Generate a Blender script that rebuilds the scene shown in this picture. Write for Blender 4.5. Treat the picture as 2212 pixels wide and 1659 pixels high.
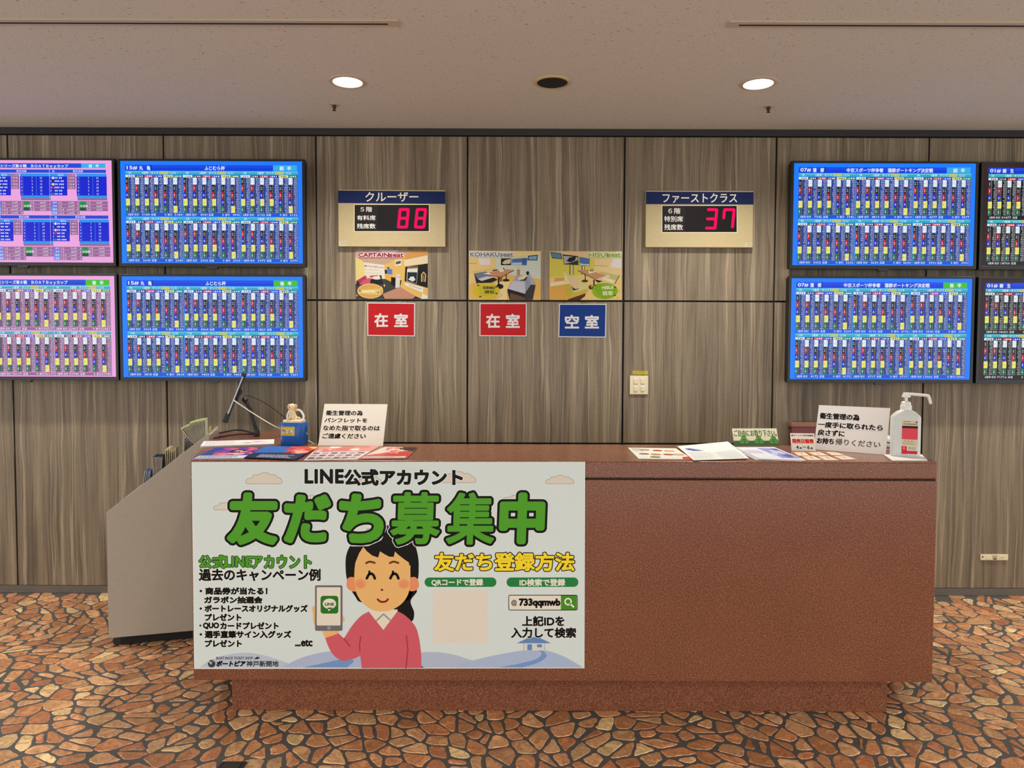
import bpy, bmesh, math, random
import numpy as np
from mathutils import Vector, Matrix
from mathutils.geometry import tessellate_polygon, delaunay_2d_cdt

random.seed(7)
for o in list(bpy.data.objects):
    bpy.data.objects.remove(o)
SC = bpy.context.scene
COL = SC.collection

# ---------------------------------------------------------------- camera
FPX, W, H = 1600.0, 2212.0, 1659.0
PITCH, ROLL = math.radians(2.31), math.radians(0.18)
CAM = Vector((0, -4.45, 1.460))
FWD = Vector((0, math.cos(PITCH), -math.sin(PITCH)))
U0 = Vector((0, math.sin(PITCH), math.cos(PITCH)))
R0 = Vector((1, 0, 0))
RGT = R0 * math.cos(ROLL) + U0 * math.sin(ROLL)
UPV = -R0 * math.sin(ROLL) + U0 * math.cos(ROLL)
cd = bpy.data.cameras.new('camera')
cam = bpy.data.objects.new('camera', cd)
COL.objects.link(cam)
M = Matrix((RGT, UPV, -FWD)).transposed().to_4x4()
M.translation = CAM
cam.matrix_world = M
cd.sensor_fit = 'HORIZONTAL'
cd.sensor_width = 36.0
cd.lens = FPX / W * 36.0
cd.clip_start = 0.02
SC.camera = cam

# ---------------------------------------------------------------- light and exposure
SC.view_settings.view_transform = 'Standard'
SC.view_settings.look = 'None'
SC.view_settings.gamma = 1.0
SC.view_settings.exposure = 0.0
SC.view_settings.use_curve_mapping = False
wd = bpy.data.worlds.new('hall_ambience')
SC.world = wd
wd.use_nodes = True
bg = wd.node_tree.nodes['Background']
bg.inputs['Color'].default_value = (0.985, 1.0, 0.99, 1)
bg.inputs['Strength'].default_value = 1.66
LAMP_COL = (1.0, 0.97, 0.90)
LAMP_W = 112.0
HALL_W = 55.0

HCEIL = 2.793


def unproj(px, py, axis, val):
    d = RGT * (px - W / 2) - UPV * (py - H / 2) + FWD * FPX
    t = (val - CAM[axis]) / d[axis]
    return CAM + d * t


def at_y(px, py, y):
    return unproj(px, py, 1, y)


def at_z(px, py, z):
    return unproj(px, py, 2, z)


YF = -1.55                            # depth of the counter front
HC = at_y(1220, 996, YF).z            # counter height


def lin(c):
    out = []
    for v in c[:3]:
        v = v / 255.0
        out.append(v / 12.92 if v <= 0.04045 else ((v + 0.055) / 1.055) ** 2.4)
    return tuple(out)


# ---------------------------------------------------------------- objects
def thing(name, label, cat, loc=(0, 0, 0), rz=0.0, group=None):
    o = bpy.data.objects.new(name, None)
    COL.objects.link(o)
    o.empty_display_size = 0.05
    o.location = loc
    o.rotation_euler = (0, 0, rz)
    tag(o, label, cat, group)
    return o


def tag(o, label, cat, group=None):
    o['label'] = label
    o['category'] = cat
    if group:
        o['group'] = group
    return o


def link(name, me, mats, parent=None, label=None, smooth=False):
    me.name = name
    for m in (mats if isinstance(mats, (list, tuple)) else [mats]):
        me.materials.append(m)
    o = bpy.data.objects.new(name, me)
    COL.objects.link(o)
    if parent is not None:
        o.parent = parent
    if label:
        o['label'] = label
    if smooth:
        for p in me.polygons:
            p.use_smooth = True
    return o


def from_bm(name, bm, mats, parent=None, label=None, smooth=False):
    bmesh.ops.recalc_face_normals(bm, faces=bm.faces[:])
    me = bpy.data.meshes.new(name)
    bm.to_mesh(me)
    bm.free()
    return link(name, me, mats, parent, label, smooth)


def struct(o):
    o['kind'] = 'structure'
    return o


def b_box(bm, x0, x1, y0, y1, z0, z1, bev=0.0, mi=0):
    vs = [bm.verts.new(p) for p in ((x0, y0, z0), (x1, y0, z0), (x1, y1, z0), (x0, y1, z0),
                                    (x0, y0, z1), (x1, y0, z1), (x1, y1, z1), (x0, y1, z1))]
    fs = []
    for f in ((0, 3, 2, 1), (4, 5, 6, 7), (0, 1, 5, 4), (1, 2, 6, 5), (2, 3, 7, 6), (3, 0, 4, 7)):
        fc = bm.faces.new([vs[i] for i in f])
        fc.material_index = mi
        fs.append(fc)
    if bev > 0:
        es = list({e for f in fs for e in f.edges})
        bmesh.ops.bevel(bm, geom=es, offset=bev, segments=2, affect='EDGES', profile=0.5)


def box(name, x0, x1, y0, y1, z0, z1, mat, parent=None, bev=0.0, label=None):
    bm = bmesh.new()
    b_box(bm, x0, x1, y0, y1, z0, z1, bev)
    return from_bm(name, bm, mat, parent, label)


def b_prism(bm, pts, d, bev=0.0, mi=0):
    """pts: list of 3D points (planar polygon), extruded by vector d"""
    d = Vector(d)
    a = [bm.verts.new(p) for p in pts]
    b = [bm.verts.new(Vector(p) + d) for p in pts]
    n = len(pts)
    fs = [bm.faces.new(a[::-1]), bm.faces.new(b)]
    for i in range(n):
        fs.append(bm.faces.new((a[i], a[(i + 1) % n], b[(i + 1) % n], b[i])))
    for f in fs:
        f.material_index = mi
    if bev > 0:
        es = list({e for f in fs for e in f.edges})
        bmesh.ops.bevel(bm, geom=es, offset=bev, segments=2, affect='EDGES', profile=0.5)


def prism(name, pts, d, mat, parent=None, bev=0.0, label=None):
    bm = bmesh.new()
    b_prism(bm, pts, d, bev)
    return from_bm(name, bm, mat, parent, label)


def b_lathe(bm, prof, n=32, cx=0, cy=0, sx=1.0, sy=1.0):
    rings = []
    for r, z in prof:
        if r < 1e-6:
            rings.append([bm.verts.new((cx, cy, z))])
        else:
            rings.append([bm.verts.new((cx + r * sx * math.cos(2 * math.pi * i / n),
                                        cy + r * sy * math.sin(2 * math.pi * i / n), z)) for i in range(n)])
    for a, b in zip(rings, rings[1:]):
        for i in range(n):
            j = (i + 1) % n
            if len(a) == 1 and len(b) == 1:
                continue
            if len(a) == 1:
                bm.faces.new((a[0], b[i], b[j]))
            elif len(b) == 1:
                bm.faces.new((a[i], a[j], b[0]))
            else:
                bm.faces.new((a[i], a[j], b[j], b[i]))


def lathe(name, prof, mat, parent=None, n=32, loc=(0, 0), sx=1.0, sy=1.0, label=None):
    bm = bmesh.new()
    b_lathe(bm, prof, n, loc[0], loc[1], sx, sy)
    o = from_bm(name, bm, mat, parent, label)
    for p in o.data.polygons:
        p.use_smooth = True
    o.data.set_sharp_from_angle(angle=math.radians(35))
    return o


def crv(pts, n=8, closed=False):
    """Catmull-Rom through points (any dimension)"""
    P = [np.array(p, float) for p in pts]
    m = len(P)
    out = []
    for i in range(m if closed else m - 1):
        p0 = P[(i - 1) % m] if closed or i > 0 else P[0] * 2 - P[1]
        p1 = P[i]
        p2 = P[(i + 1) % m]
        p3 = P[(i + 2) % m] if closed or i + 2 < m else P[-1] * 2 - P[-2]
        for k in range(n):
            t = k / n
            out.append(0.5 * ((2 * p1) + (-p0 + p2) * t + (2 * p0 - 5 * p1 + 4 * p2 - p3) * t * t +
                              (-p0 + 3 * p1 - 3 * p2 + p3) * t ** 3))
    if not closed:
        out.append(P[-1])
    return out


def b_tube(bm, pts, r, n=10, flat=1.0):
    pts = [Vector(p) for p in pts]
    rad = r if isinstance(r, (list, tuple)) else [r] * len(pts)
    rings = []
    prev = None
    for i, p in enumerate(pts):
        t = (pts[min(i + 1, len(pts) - 1)] - pts[max(i - 1, 0)]).normalized()
        if prev is None:
            a = t.cross(Vector((0, 0, 1)))
            if a.length < 1e-3:
                a = t.cross(Vector((0, 1, 0)))
        else:
            a = prev - t * prev.dot(t)
        a.normalize()
        prev = a
        b = t.cross(a)
        rings.append([bm.verts.new(p + (a * math.cos(q) + b * math.sin(q) * flat) * rad[i])
                      for q in [2 * math.pi * k / n for k in range(n)]])
    for A, B in zip(rings, rings[1:]):
        for k in range(n):
            bm.faces.new((A[k], A[(k + 1) % n], B[(k + 1) % n], B[k]))
    bm.faces.new(rings[0][::-1])
    bm.faces.new(rings[-1])


def tube(name, pts, r, mat, parent=None, n=10, flat=1.0, label=None):
    bm = bmesh.new()
    b_tube(bm, pts, r, n, flat)
    o = from_bm(name, bm, mat, parent, label)
    for p in o.data.polygons:
        p.use_smooth = True
    o.data.set_sharp_from_angle(angle=math.radians(40))
    return o


# ---------------------------------------------------------------- materials
def mat(name, col, rough=0.5, metal=0.0, spec=0.5, emit=None, es=1.0, trans=0.0, coat=0.0):
    m = bpy.data.materials.new(name)
    m.use_nodes = True
    b = m.node_tree.nodes['Principled BSDF']
    c = lin(col)
    # a touch of grain so no surface is dead flat
    nt = m.node_tree
    tc = nt.nodes.new('ShaderNodeTexCoord')
    nz = nt.nodes.new('ShaderNodeTexNoise')
    nz.inputs['Scale'].default_value = 40
    rp = nt.nodes.new('ShaderNodeValToRGB')
    rp.color_ramp.elements[0].color = tuple(v * 0.93 for v in c) + (1,)
    rp.color_ramp.elements[1].color = tuple(min(1, v * 1.05) for v in c) + (1,)
    nt.links.new(tc.outputs['Object'], nz.inputs['Vector'])
    nt.links.new(nz.outputs['Fac'], rp.inputs['Fac'])
    nt.links.new(rp.outputs['Color'], b.inputs['Base Color'])
    b.inputs['Roughness'].default_value = rough
    b.inputs['Metallic'].default_value = metal
    b.inputs['Specular IOR Level'].default_value = spec
    b.inputs['Transmission Weight'].default_value = trans
    b.inputs['Coat Weight'].default_value = coat
    if emit:
        b.inputs['Emission Color'].default_value = lin(emit) + (1,)
        b.inputs['Emission Strength'].default_value = es
    return m


def ink_mat(name, rough, emissive=False, strength=1.0):
    m = bpy.data.materials.new(name)
    m.use_nodes = True
    nt = m.node_tree
    b = nt.nodes['Principled BSDF']
    a = nt.nodes.new('ShaderNodeAttribute')
    a.attribute_name = 'ink'
    if emissive:
        b.inputs['Base Color'].default_value = (0.004, 0.004, 0.005, 1)
        nt.links.new(a.outputs['Color'], b.inputs['Emission Color'])
        b.inputs['Emission Strength'].default_value = strength
        b.inputs['Specular IOR Level'].default_value = 0.25
    else:
        nt.links.new(a.outputs['Color'], b.inputs['Base Color'])
        b.inputs['Specular IOR Level'].default_value = 0.14
    b.inputs['Roughness'].default_value = rough
    return m


def nodes_of(name):
    m = bpy.data.materials.new(name)
    m.use_nodes = True
    nt = m.node_tree
    return m, nt, nt.nodes['Principled BSDF']


def N(nt, typ, **kw):
    n = nt.nodes.new(typ)
    for k, v in kw.items():
        if k in n.inputs:
            n.inputs[k].default_value = v
        else:
            setattr(n, k, v)
    return n


def ramp(nt, stops):
    r = nt.nodes.new('ShaderNodeValToRGB')
    e = r.color_ramp.elements
    while len(e) < len(stops):
        e.new(0.5)
    for k, (p, c) in zip(e, stops):
        k.position = p
        k.color = tuple(c) + (1,) if len(c) == 3 else c
    return r


def mix(nt, fac, a, b, mode='MIX'):
    n = nt.nodes.new('ShaderNodeMix')
    n.data_type = 'RGBA'
    n.blend_type = mode
    for sock, v in ((n.inputs[0], fac), (n.inputs[6], a), (n.inputs[7], b)):
        if hasattr(v, 'is_linked') or hasattr(v, 'links'):
            nt.links.new(v, sock)
        elif isinstance(v, (int, float)):
            sock.default_value = v
        else:
            sock.default_value = tuple(v) + (1,)
    return n.outputs[2]


def wood_mat():
    m, nt, b = nodes_of('grey_brown_wood_laminate')
    L = nt.links.new
    tc = N(nt, 'ShaderNodeTexCoord')
    at = N(nt, 'ShaderNodeAttribute', attribute_name='panel_shift')
    add = N(nt, 'ShaderNodeVectorMath', operation='ADD')
    L(tc.outputs['Object'], add.inputs[0])
    L(at.outputs['Vector'], add.inputs[1])
    # slow wander of the grain
    mp0 = N(nt, 'ShaderNodeMapping')
    mp0.inputs['Scale'].default_value = (6.5, 1, 1.5)
    L(add.outputs[0], mp0.inputs['Vector'])
    n0 = N(nt, 'ShaderNodeTexNoise', Scale=1.0, Detail=3.0, Roughness=0.5)
    L(mp0.outputs['Vector'], n0.inputs['Vector'])
    sc = N(nt, 'ShaderNodeVectorMath', operation='SCALE')
    sub = N(nt, 'ShaderNodeVectorMath', operation='SUBTRACT')
    sub.inputs[1].default_value = (0.5, 0.5, 0.5)
    L(n0.outputs['Color'], sub.inputs[0])
    L(sub.outputs[0], sc.inputs[0])
    sc.inputs['Scale'].default_value = 0.055
    add2 = N(nt, 'ShaderNodeVectorMath', operation='ADD')
    L(add.outputs[0], add2.inputs[0])
    L(sc.outputs[0], add2.inputs[1])

    def streak(sx, sz, det, rough):
        mp = N(nt, 'ShaderNodeMapping')
        mp.inputs['Scale'].default_value = (sx, 0.0, sz)
        L(add2.outputs[0], mp.inputs['Vector'])
        n = N(nt, 'ShaderNodeTexNoise', Scale=1.0, Detail=det, Roughness=rough)
        L(mp.outputs['Vector'], n.inputs['Vector'])
        return n.outputs['Fac']
    broad = ramp(nt, [(0.30, lin((100, 87, 71))), (0.5, lin((127, 112, 91))), (0.72, lin((150, 133, 109)))])
    L(streak(17, 0.6, 4, 0.6), broad.inputs['Fac'])
    fine = ramp(nt, [(0.32, (0.58, 0.57, 0.56)), (0.58, (1.06, 1.06, 1.06))])
    L(streak(130, 2.0, 4, 0.6), fine.inputs['Fac'])
    c1 = mix(nt, 0.85, broad.outputs['Color'], fine.outputs['Color'], 'MULTIPLY')
    light = ramp(nt, [(0.57, (0, 0, 0)), (0.615, (0.5, 0.5, 0.5)), (0.66, (0, 0, 0))])
    L(streak(34, 0.45, 2, 0.45), light.inputs['Fac'])
    c2 = mix(nt, light.outputs['Color'], c1, lin((184, 166, 138)))
    dark = ramp(nt, [(0.36, (0.6, 0.6, 0.6)), (0.41, (0, 0, 0))])
    L(streak(44, 0.7, 2, 0.45), dark.inputs['Fac'])
    c3 = mix(nt, dark.outputs['Color'], c2, lin((84, 71, 56)))
    # fine cross figure
    mp = N(nt, 'ShaderNodeMapping')
    mp.inputs['Scale'].default_value = (14, 0, 150)
    L(add2.outputs[0], mp.inputs['Vector'])
    nx = N(nt, 'ShaderNodeTexNoise', Scale=1.0, Detail=2.0)
    L(mp.outputs['Vector'], nx.inputs['Vector'])
    cr = ramp(nt, [(0.35, (0.87, 0.87, 0.87)), (0.6, (1.05, 1.05, 1.05))])
    L(nx.outputs['Fac'], cr.inputs['Fac'])
    c4 = mix(nt, 0.35, c3, cr.outputs['Color'], 'MULTIPLY')
    L(c4, b.inputs['Base Color'])
    b.inputs['Roughness'].default_value = 0.42
    b.inputs['Specular IOR Level'].default_value = 0.35
    return m


def granite_mat():
    m, nt, b = nodes_of('red_brown_granite')
    L = nt.links.new
    tc = N(nt, 'ShaderNodeTexCoord')
    n1 = N(nt, 'ShaderNodeTexNoise', Scale=185.0, Detail=3.0, Roughness=0.65)
    L(tc.outputs['Object'], n1.inputs['Vector'])
    r1 = ramp(nt, [(0.36, lin((98, 54, 35))), (0.52, lin((128, 76, 52))), (0.64, lin((150, 95, 68)))])
    L(n1.outputs['Fac'], r1.inputs['Fac'])
    n2 = N(nt, 'ShaderNodeTexNoise', Scale=270.0, Detail=2.0, Roughness=0.6)
    L(tc.outputs['Object'], n2.inputs['Vector'])
    r2 = ramp(nt, [(0.615, (0, 0, 0)), (0.70, (0.9, 0.9, 0.9))])
    L(n2.outputs['Fac'], r2.inputs['Fac'])
    c = mix(nt, r2.outputs['Color'], r1.outputs['Color'], lin((222, 172, 138)))
    n3 = N(nt, 'ShaderNodeTexNoise', Scale=3.0, Detail=2.0)
    L(tc.outputs['Object'], n3.inputs['Vector'])
    r3 = ramp(nt, [(0.3, (0.93, 0.93, 0.93)), (0.7, (1.05, 1.05, 1.05))])
    L(n3.outputs['Fac'], r3.inputs['Fac'])
    c = mix(nt, 1.0, c, r3.outputs['Color'], 'MULTIPLY')
    L(c, b.inputs['Base Color'])
    b.inputs['Roughness'].default_value = 0.24
    return m


def ceiling_mat():
    m, nt, b = nodes_of('fissured_ceiling_board')
    L = nt.links.new
    tc = N(nt, 'ShaderNodeTexCoord')
    mp = N(nt, 'ShaderNodeMapping')
    mp.inputs['Scale'].default_value = (46, 105, 1)
    L(tc.outputs['Object'], mp.inputs['Vector'])
    n = N(nt, 'ShaderNodeTexNoise', Scale=1.0, Detail=2.0, Roughness=0.5)
    L(mp.outputs['Vector'], n.inputs['Vector'])
    r = ramp(nt, [(0.275, (1, 1, 1)), (0.335, (0, 0, 0))])
    L(n.outputs['Fac'], r.inputs['Fac'])
    n2 = N(nt, 'ShaderNodeTexNoise', Scale=160.0, Detail=3.0)
    L(tc.outputs['Object'], n2.inputs['Vector'])
    r2 = ramp(nt, [(0.3, lin((198, 190, 176))), (0.7, lin((218, 210, 196)))])
    L(n2.outputs['Fac'], r2.inputs['Fac'])
    c = mix(nt, r.outputs['Color'], r2.outputs['Color'], lin((150, 138, 124)))
    L(c, b.inputs['Base Color'])
    bp = N(nt, 'ShaderNodeBump', Strength=0.5, Distance=0.004)
    h = mix(nt, 0.25, r.outputs['Color'], n2.outputs['Color'])
    iv = N(nt, 'ShaderNodeInvert')
    L(h, iv.inputs['Color'])
    L(iv.outputs['Color'], bp.inputs['Height'])
    L(bp.outputs['Normal'], b.inputs['Normal'])
    b.inputs['Roughness'].default_value = 0.9
    return m


def stone_mat():
    m, nt, b = nodes_of('paving_stone')
    L = nt.links.new
    at = N(nt, 'ShaderNodeAttribute', attribute_name='ink')
    tc = N(nt, 'ShaderNodeTexCoord')
    n = N(nt, 'ShaderNodeTexNoise', Scale=17.0, Detail=6.0, Roughness=0.65, Distortion=0.7)
    L(tc.outputs['Object'], n.inputs['Vector'])
    r = ramp(nt, [(0.30, (0.55, 0.48, 0.42)), (0.45, (1.0, 1.0, 1.0)), (0.505, (0.62, 0.54, 0.47)), (0.55, (1.06, 1.06, 1.06)),
                  (0.72, (1.3, 1.32, 1.32))])
    L(n.outputs['Fac'], r.inputs['Fac'])
    c = mix(nt, 1.0, at.outputs['Color'], r.outputs['Color'], 'MULTIPLY')
    L(c, b.inputs['Base Color'])
    bp = N(nt, 'ShaderNodeBump', Strength=0.35, Distance=0.004)
    L(n.outputs['Fac'], bp.inputs['Height'])
    L(bp.outputs['Normal'], b.inputs['Normal'])
    b.inputs['Roughness'].default_value = 0.42
    return m


MT = dict(
    wood=wood_mat(), granite=granite_mat(), ceil=ceiling_mat(), stone=stone_mat(),
    grout=mat('dark_grout', (84, 81, 77), 0.7),
    gap=mat('black_joint', (14, 12, 11), 0.8),
    trim=mat('charcoal_trim', (34, 32, 32), 0.6),
    base=mat('grey_skirting', (98, 91, 82), 0.45),
    ink=ink_mat('printed_paper', 0.55),
    lam=ink_mat('laminated_print', 0.36),
    screen=ink_mat('lit_screen', 0.25, True, 1.0),
    led=mat('red_led', (20, 0, 4), 0.6, spec=0.05, emit=(255, 10, 92), es=1.0),
    bezel=mat('black_plastic', (15, 15, 19), 0.32),
    black=mat('matt_black', (24, 24, 25), 0.5),
    dull=mat('dark_grey_metal', (58, 58, 60), 0.4, 0.6),
    silver=mat('brushed_silver', (176, 176, 180), 0.3, 0.8),
    cream=mat('cream_plastic', (226, 212, 176), 0.4),
    plate=mat('cream_painted_metal', (178, 160, 118), 0.5),
    navy=mat('navy_band', (26, 42, 92), 0.45),
    white=mat('white_plastic', (232, 230, 222), 0.4),
    cable=mat('white_cable', (232, 226, 208), 0.5),
    paper=mat('white_paper', (232, 228, 220), 0.7),
    bottle=mat('frosted_bottle', (240, 243, 240), 0.3, trans=0.35),
    blue=mat('blue_plastic', (22, 92, 176), 0.3),
    ivory=mat('ivory_resin', (236, 214, 172), 0.5),
    tan=mat('tan_resin', (226, 170, 128), 0.55),
    grey=mat('warm_grey_panel', (172, 162, 146), 0.6),
    maroon=mat('maroon_panel', (118, 52, 58), 0.5),
    brown=mat('brown_edge', (140, 96, 76), 0.45),
    lamp=mat('lamp_glow', (255, 255, 255), 0.5, emit=(255, 244, 228), es=9.0),
    ring=mat('painted_ring', (190, 172, 150), 0.5),
    ringc=mat('cream_ring', (196, 172, 122), 0.5),
    grille=mat('black_grille', (20, 18, 17), 0.8),
    chrome=mat('dark_chrome', (90, 86, 82), 0.3, 0.9),
)

# ---------------------------------------------------------------- lettering and flat print
_fc = bpy.data.curves.new('lettering', 'FONT')
_fo = bpy.data.objects.new('lettering', _fc)
COL.objects.link(_fo)
_GL = {}


def _shape(body, res):
    _fc.body = body
    _fc.resolution_u = res
    dg = bpy.context.evaluated_depsgraph_get()
    dg.update()
    me = bpy.data.meshes.new_from_object(_fo.evaluated_get(dg))
    v = np.zeros(len(me.vertices) * 3, np.float32)
    me.vertices.foreach_get('co', v)
    me.calc_loop_triangles()
    t = np.zeros(len(me.loop_triangles) * 3, np.int32)
    me.loop_triangles.foreach_get('vertices', t)
    bpy.data.meshes.remove(me)
    return v.reshape(-1, 3)[:, :2].astype(float), t.reshape(-1, 3)


def glyph(ch, res=3):
    k = (ch, res)
    if k not in _GL:
        if ch in ' \u3000':
            _GL[k] = (np.zeros((0, 2)), np.zeros((0, 3), np.int32), 0.3 if ch == ' ' else 1.0)
        else:
            v, t = _shape(ch, res)
            adv = _shape(ch + '|', res)[0][:, 0].max() - _shape('|', res)[0][:, 0].max()
            _GL[k] = (v, t, adv)
    return _GL[k]


def rawtext(s, res=3, track=0.0):
    V, T, x, n = [], [], 0.0, 0
    for ch in s:
        v, t, a = glyph(ch, res)
        if len(v):
            V.append(v + (x, 0))
            T.append(t + n)
            n += len(v)
        x += a + track
    return np.vstack(V), np.vstack(T)


def _seg_dist(c, a, b):
    d = b - a
    t = np.clip(((c[:, None] - a[None]) * d[None]).sum(2) / np.maximum((d * d).sum(1), 1e-18)[None], 0, 1)
    return np.linalg.norm(c[:, None] - (a[None] + d[None] * t[..., None]), axis=2).min(1)


def union(polys, a, b, w, gv=None, gt=None):
    """one flat triangulation of strokes a-b of half width w (and the glyph under them), without overlaps"""
    vs, es, n = [], [], 0
    for p in polys:
        m = len(p)
        vs.extend(Vector((float(q[0]), float(q[1]))) for q in p)
        es.extend((n + i, n + (i + 1) % m) for i in range(m))
        n += m
    r = delaunay_2d_cdt(vs, es, [], 0, 1e-7)
    v = np.array([tuple(q) for q in r[0]])
    t = np.array([f for f in r[2]], np.int32)
    c = v[t].mean(1)
    keep = _seg_dist(c, np.array(a, float), np.array(b, float)) <= w * 0.985
    if gv is not None:
        for q in gv[gt]:
            s = None
            ins = np.ones(len(c), bool)
            ar = np.cross(q[1] - q[0], q[2] - q[0])
            sg = 1 if ar > 0 else -1
            for i in range(3):
                e = q[(i + 1) % 3] - q[i]
                ins &= sg * (e[0] * (c[:, 1] - q[i][1]) - e[1] * (c[:, 0] - q[i][0])) >= 0
            keep |= ins
    return v, t[keep]


def disc(p, w, k=10):
    return [(p[0] + w * math.cos(2 * math.pi * i / k + .2), p[1] + w * math.sin(2 * math.pi * i / k + .2)) for i in range(k)]


def bar(a, b, w):
    d = np.array(b, float) - np.array(a, float)
    l = np.linalg.norm(d)
    if l < 1e-7:
        return None
    n = np.array((-d[1], d[0])) / l * w
    return [np.array(a) - n, np.array(b) - n, np.array(b) + n, np.array(a) + n]


def thicken(v, t, w, k=10):
    """the shape grown by w all round, round at the corners"""
    e = np.vstack((t[:, [0, 1]], t[:, [1, 2]], t[:, [2, 0]]))
    key = np.sort(e, axis=1)
    u, idx, cnt = np.unique(key, axis=0, return_index=True, return_counts=True)
    e = e[idx[cnt == 1]]
    polys = []
    for a, b in e:
        q = bar(v[a], v[b], w)
        if q is not None:
            polys.append(q)
    for a in np.unique(e):
        polys.append(disc(v[a], w, k))
    return union(polys, v[e[:, 0]], v[e[:, 1]], w, v, t)


def rawglyphs(s, res):
    return [(len(g[0]), g[1]) for g in (glyph(ch, res) for ch in s) if len(g[0])]


class Canvas:
    """flat coloured shapes, y downwards, mapped onto a surface; layers lie a hair apart"""

    def __init__(s, mapf, k=1.0):
        s.mapf, s.k = mapf, k
        s.V, s.T, s.C, s.L, s.n = [], [], [], [], 0

    def add(s, v, t, col, layer):
        v = np.asarray(v, float)
        t = np.asarray(t, np.int32)
        s.V.append(v)
        s.T.append(t + s.n)
        s.C.append(np.tile(np.array(tuple(v * s.k for v in lin(col)) + (1,), np.float32), (len(t), 1)))
        s.L.append(np.full(len(v), float(layer)))
        s.n += len(v)

    def poly(s, pts, col, layer=1):
        pts = [(float(p[0]), float(p[1])) for p in pts]
        t = tessellate_polygon([[Vector((p[0], p[1], 0)) for p in pts]])
        if len(t):
            s.add(pts, t, col, layer)

    def rect(s, x0, y0, x1, y1, col, layer=1):
        s.add(((x0, y0), (x1, y0), (x1, y1), (x0, y1)), ((0, 1, 2), (0, 2, 3)), col, layer)

    def rrect(s, x0, y0, x1, y1, r, col, layer=1, n=6, ry=None):
        ry = ry or r
        pts = []
        for cx, cy, a0 in ((x1 - r, y0 + ry, -90), (x1 - r, y1 - ry, 0), (x0 + r, y1 - ry, 90), (x0 + r, y0 + ry, 180)):
            for k in range(n + 1):
                a = math.radians(a0 + 90 * k / n)
                pts.append((cx + r * math.cos(a), cy + ry * math.sin(a)))
        s.poly(pts, col, layer)

    def ell(s, cx, cy, rx, ry, col, layer=1, n=28):
        s.poly([(cx + rx * math.cos(2 * math.pi * k / n), cy + ry * math.sin(2 * math.pi * k / n)) for k in range(n)], col, layer)

    def line(s, pts, w, col, layer=1, k=10, closed=False):
        P = [tuple(p[:2]) for p in pts]
        if closed:
            P = P + P[:1]
        polys = [q for q in (bar(a, b, w) for a, b in zip(P, P[1:])) if q is not None]
        polys += [disc(p, w, k) for p in P]
        A, B = (P[:-1], P[1:]) if len(P) > 1 else (P, P)
        s.add(*union(polys, A, B, w), col, layer)

    def strokes(s, segs, w, col, layer=1):
        A, B = [g[0] for g in segs], [g[1] for g in segs]
        polys = [q for q in (bar(a, b, w) for a, b in segs) if q is not None]
        polys += [disc(p, w, 14) for g in segs for p in g]
        s.add(*union(polys, A, B, w), col, layer)

    def text(s, st, x0, y0, x1, y1, col, layer=2, bold=0.0, out=None, outc=(0, 0, 0), res=3, shear=0.0, track=0.0):
        v, t = rawtext(st, res, track)
        v = v.copy()
        v[:, 1] *= -1
        if shear:
            v[:, 0] -= shear * v[:, 1]
        mn, mx = v.min(0), v.max(0)
        sz = np.maximum(mx - mn, 1e-6)
        v = (v - mn) / sz * (x1 - x0 - 2 * bold, y1 - y0 - 2 * bold) + (x0 + bold, y0 + bold)
        n = 0
        pos = (v - 0)
        for i, (gv, gt) in enumerate(rawglyphs(st, res)):
            q = pos[n:n + gv]
            n += gv
            lay = layer + (0.12 if i % 2 else 0)
            s.add(*(thicken(q, gt, bold) if bold > 0 else (q, gt)), col, lay)
            if out:
                s.add(*thicken(q, gt, bold + out), outc, lay - 0.5)

    def arrays(s):
        V = np.vstack(s.V)
        L = np.concatenate(s.L)
        return s.mapf(V, L), np.vstack(s.T), np.vstack(s.C)

    def build(s, name, m, parent=None, solid=None, label=None):
        """solid: (verts, quads, colour) added under the print, e.g. the sheet's own thickness"""
        P, T, C = s.arrays()
        lens = np.full(len(T), 3, np.int32)
        idx = T.reshape(-1)
        cols = np.repeat(C, 3, axis=0)
        if solid:
            for sv, sf, sc in solid:
                off = len(P)
                P = np.vstack((P, np.array(sv, float)))
                for f in sf:
                    idx = np.concatenate((idx, np.array(f, np.int32) + off))
                    lens = np.concatenate((lens, [len(f)])).astype(np.int32)
                    cols = np.vstack((cols, np.tile(np.array(lin(sc) + (1,), np.float32), (len(f), 1))))
        return link(name, soup(name, P, idx, lens, cols), m, parent, label)


def soup(name, P, idx, lens, cols):
    me = bpy.data.meshes.new(name)
    me.vertices.add(len(P))
    me.vertices.foreach_set('co', np.ascontiguousarray(P, np.float32).reshape(-1))
    me.loops.add(len(idx))
    me.loops.foreach_set('vertex_index', np.ascontiguousarray(idx, np.int32))
    me.polygons.add(len(lens))
    st = np.concatenate(([0], np.cumsum(lens)[:-1])).astype(np.int32)
    me.polygons.foreach_set('loop_start', st)
    at = me.attributes.new('ink', 'FLOAT_COLOR', 'CORNER')
    at.data.foreach_set('color', np.ascontiguousarray(cols, np.float32).reshape(-1))
    me.update(calc_edges=True)
    me.validate()
    return me


def affine(O, U, V, Nn, step=0.00025, lift=0.0):
    O, U, V, Nn = [np.array(q, float) for q in (O, U, V, Nn)]
    Nn = Nn / np.linalg.norm(Nn)
    return lambda p, l: O + p[:, :1] * U + p[:, 1:2] * V + (lift + l[:, None] * step) * Nn


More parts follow.
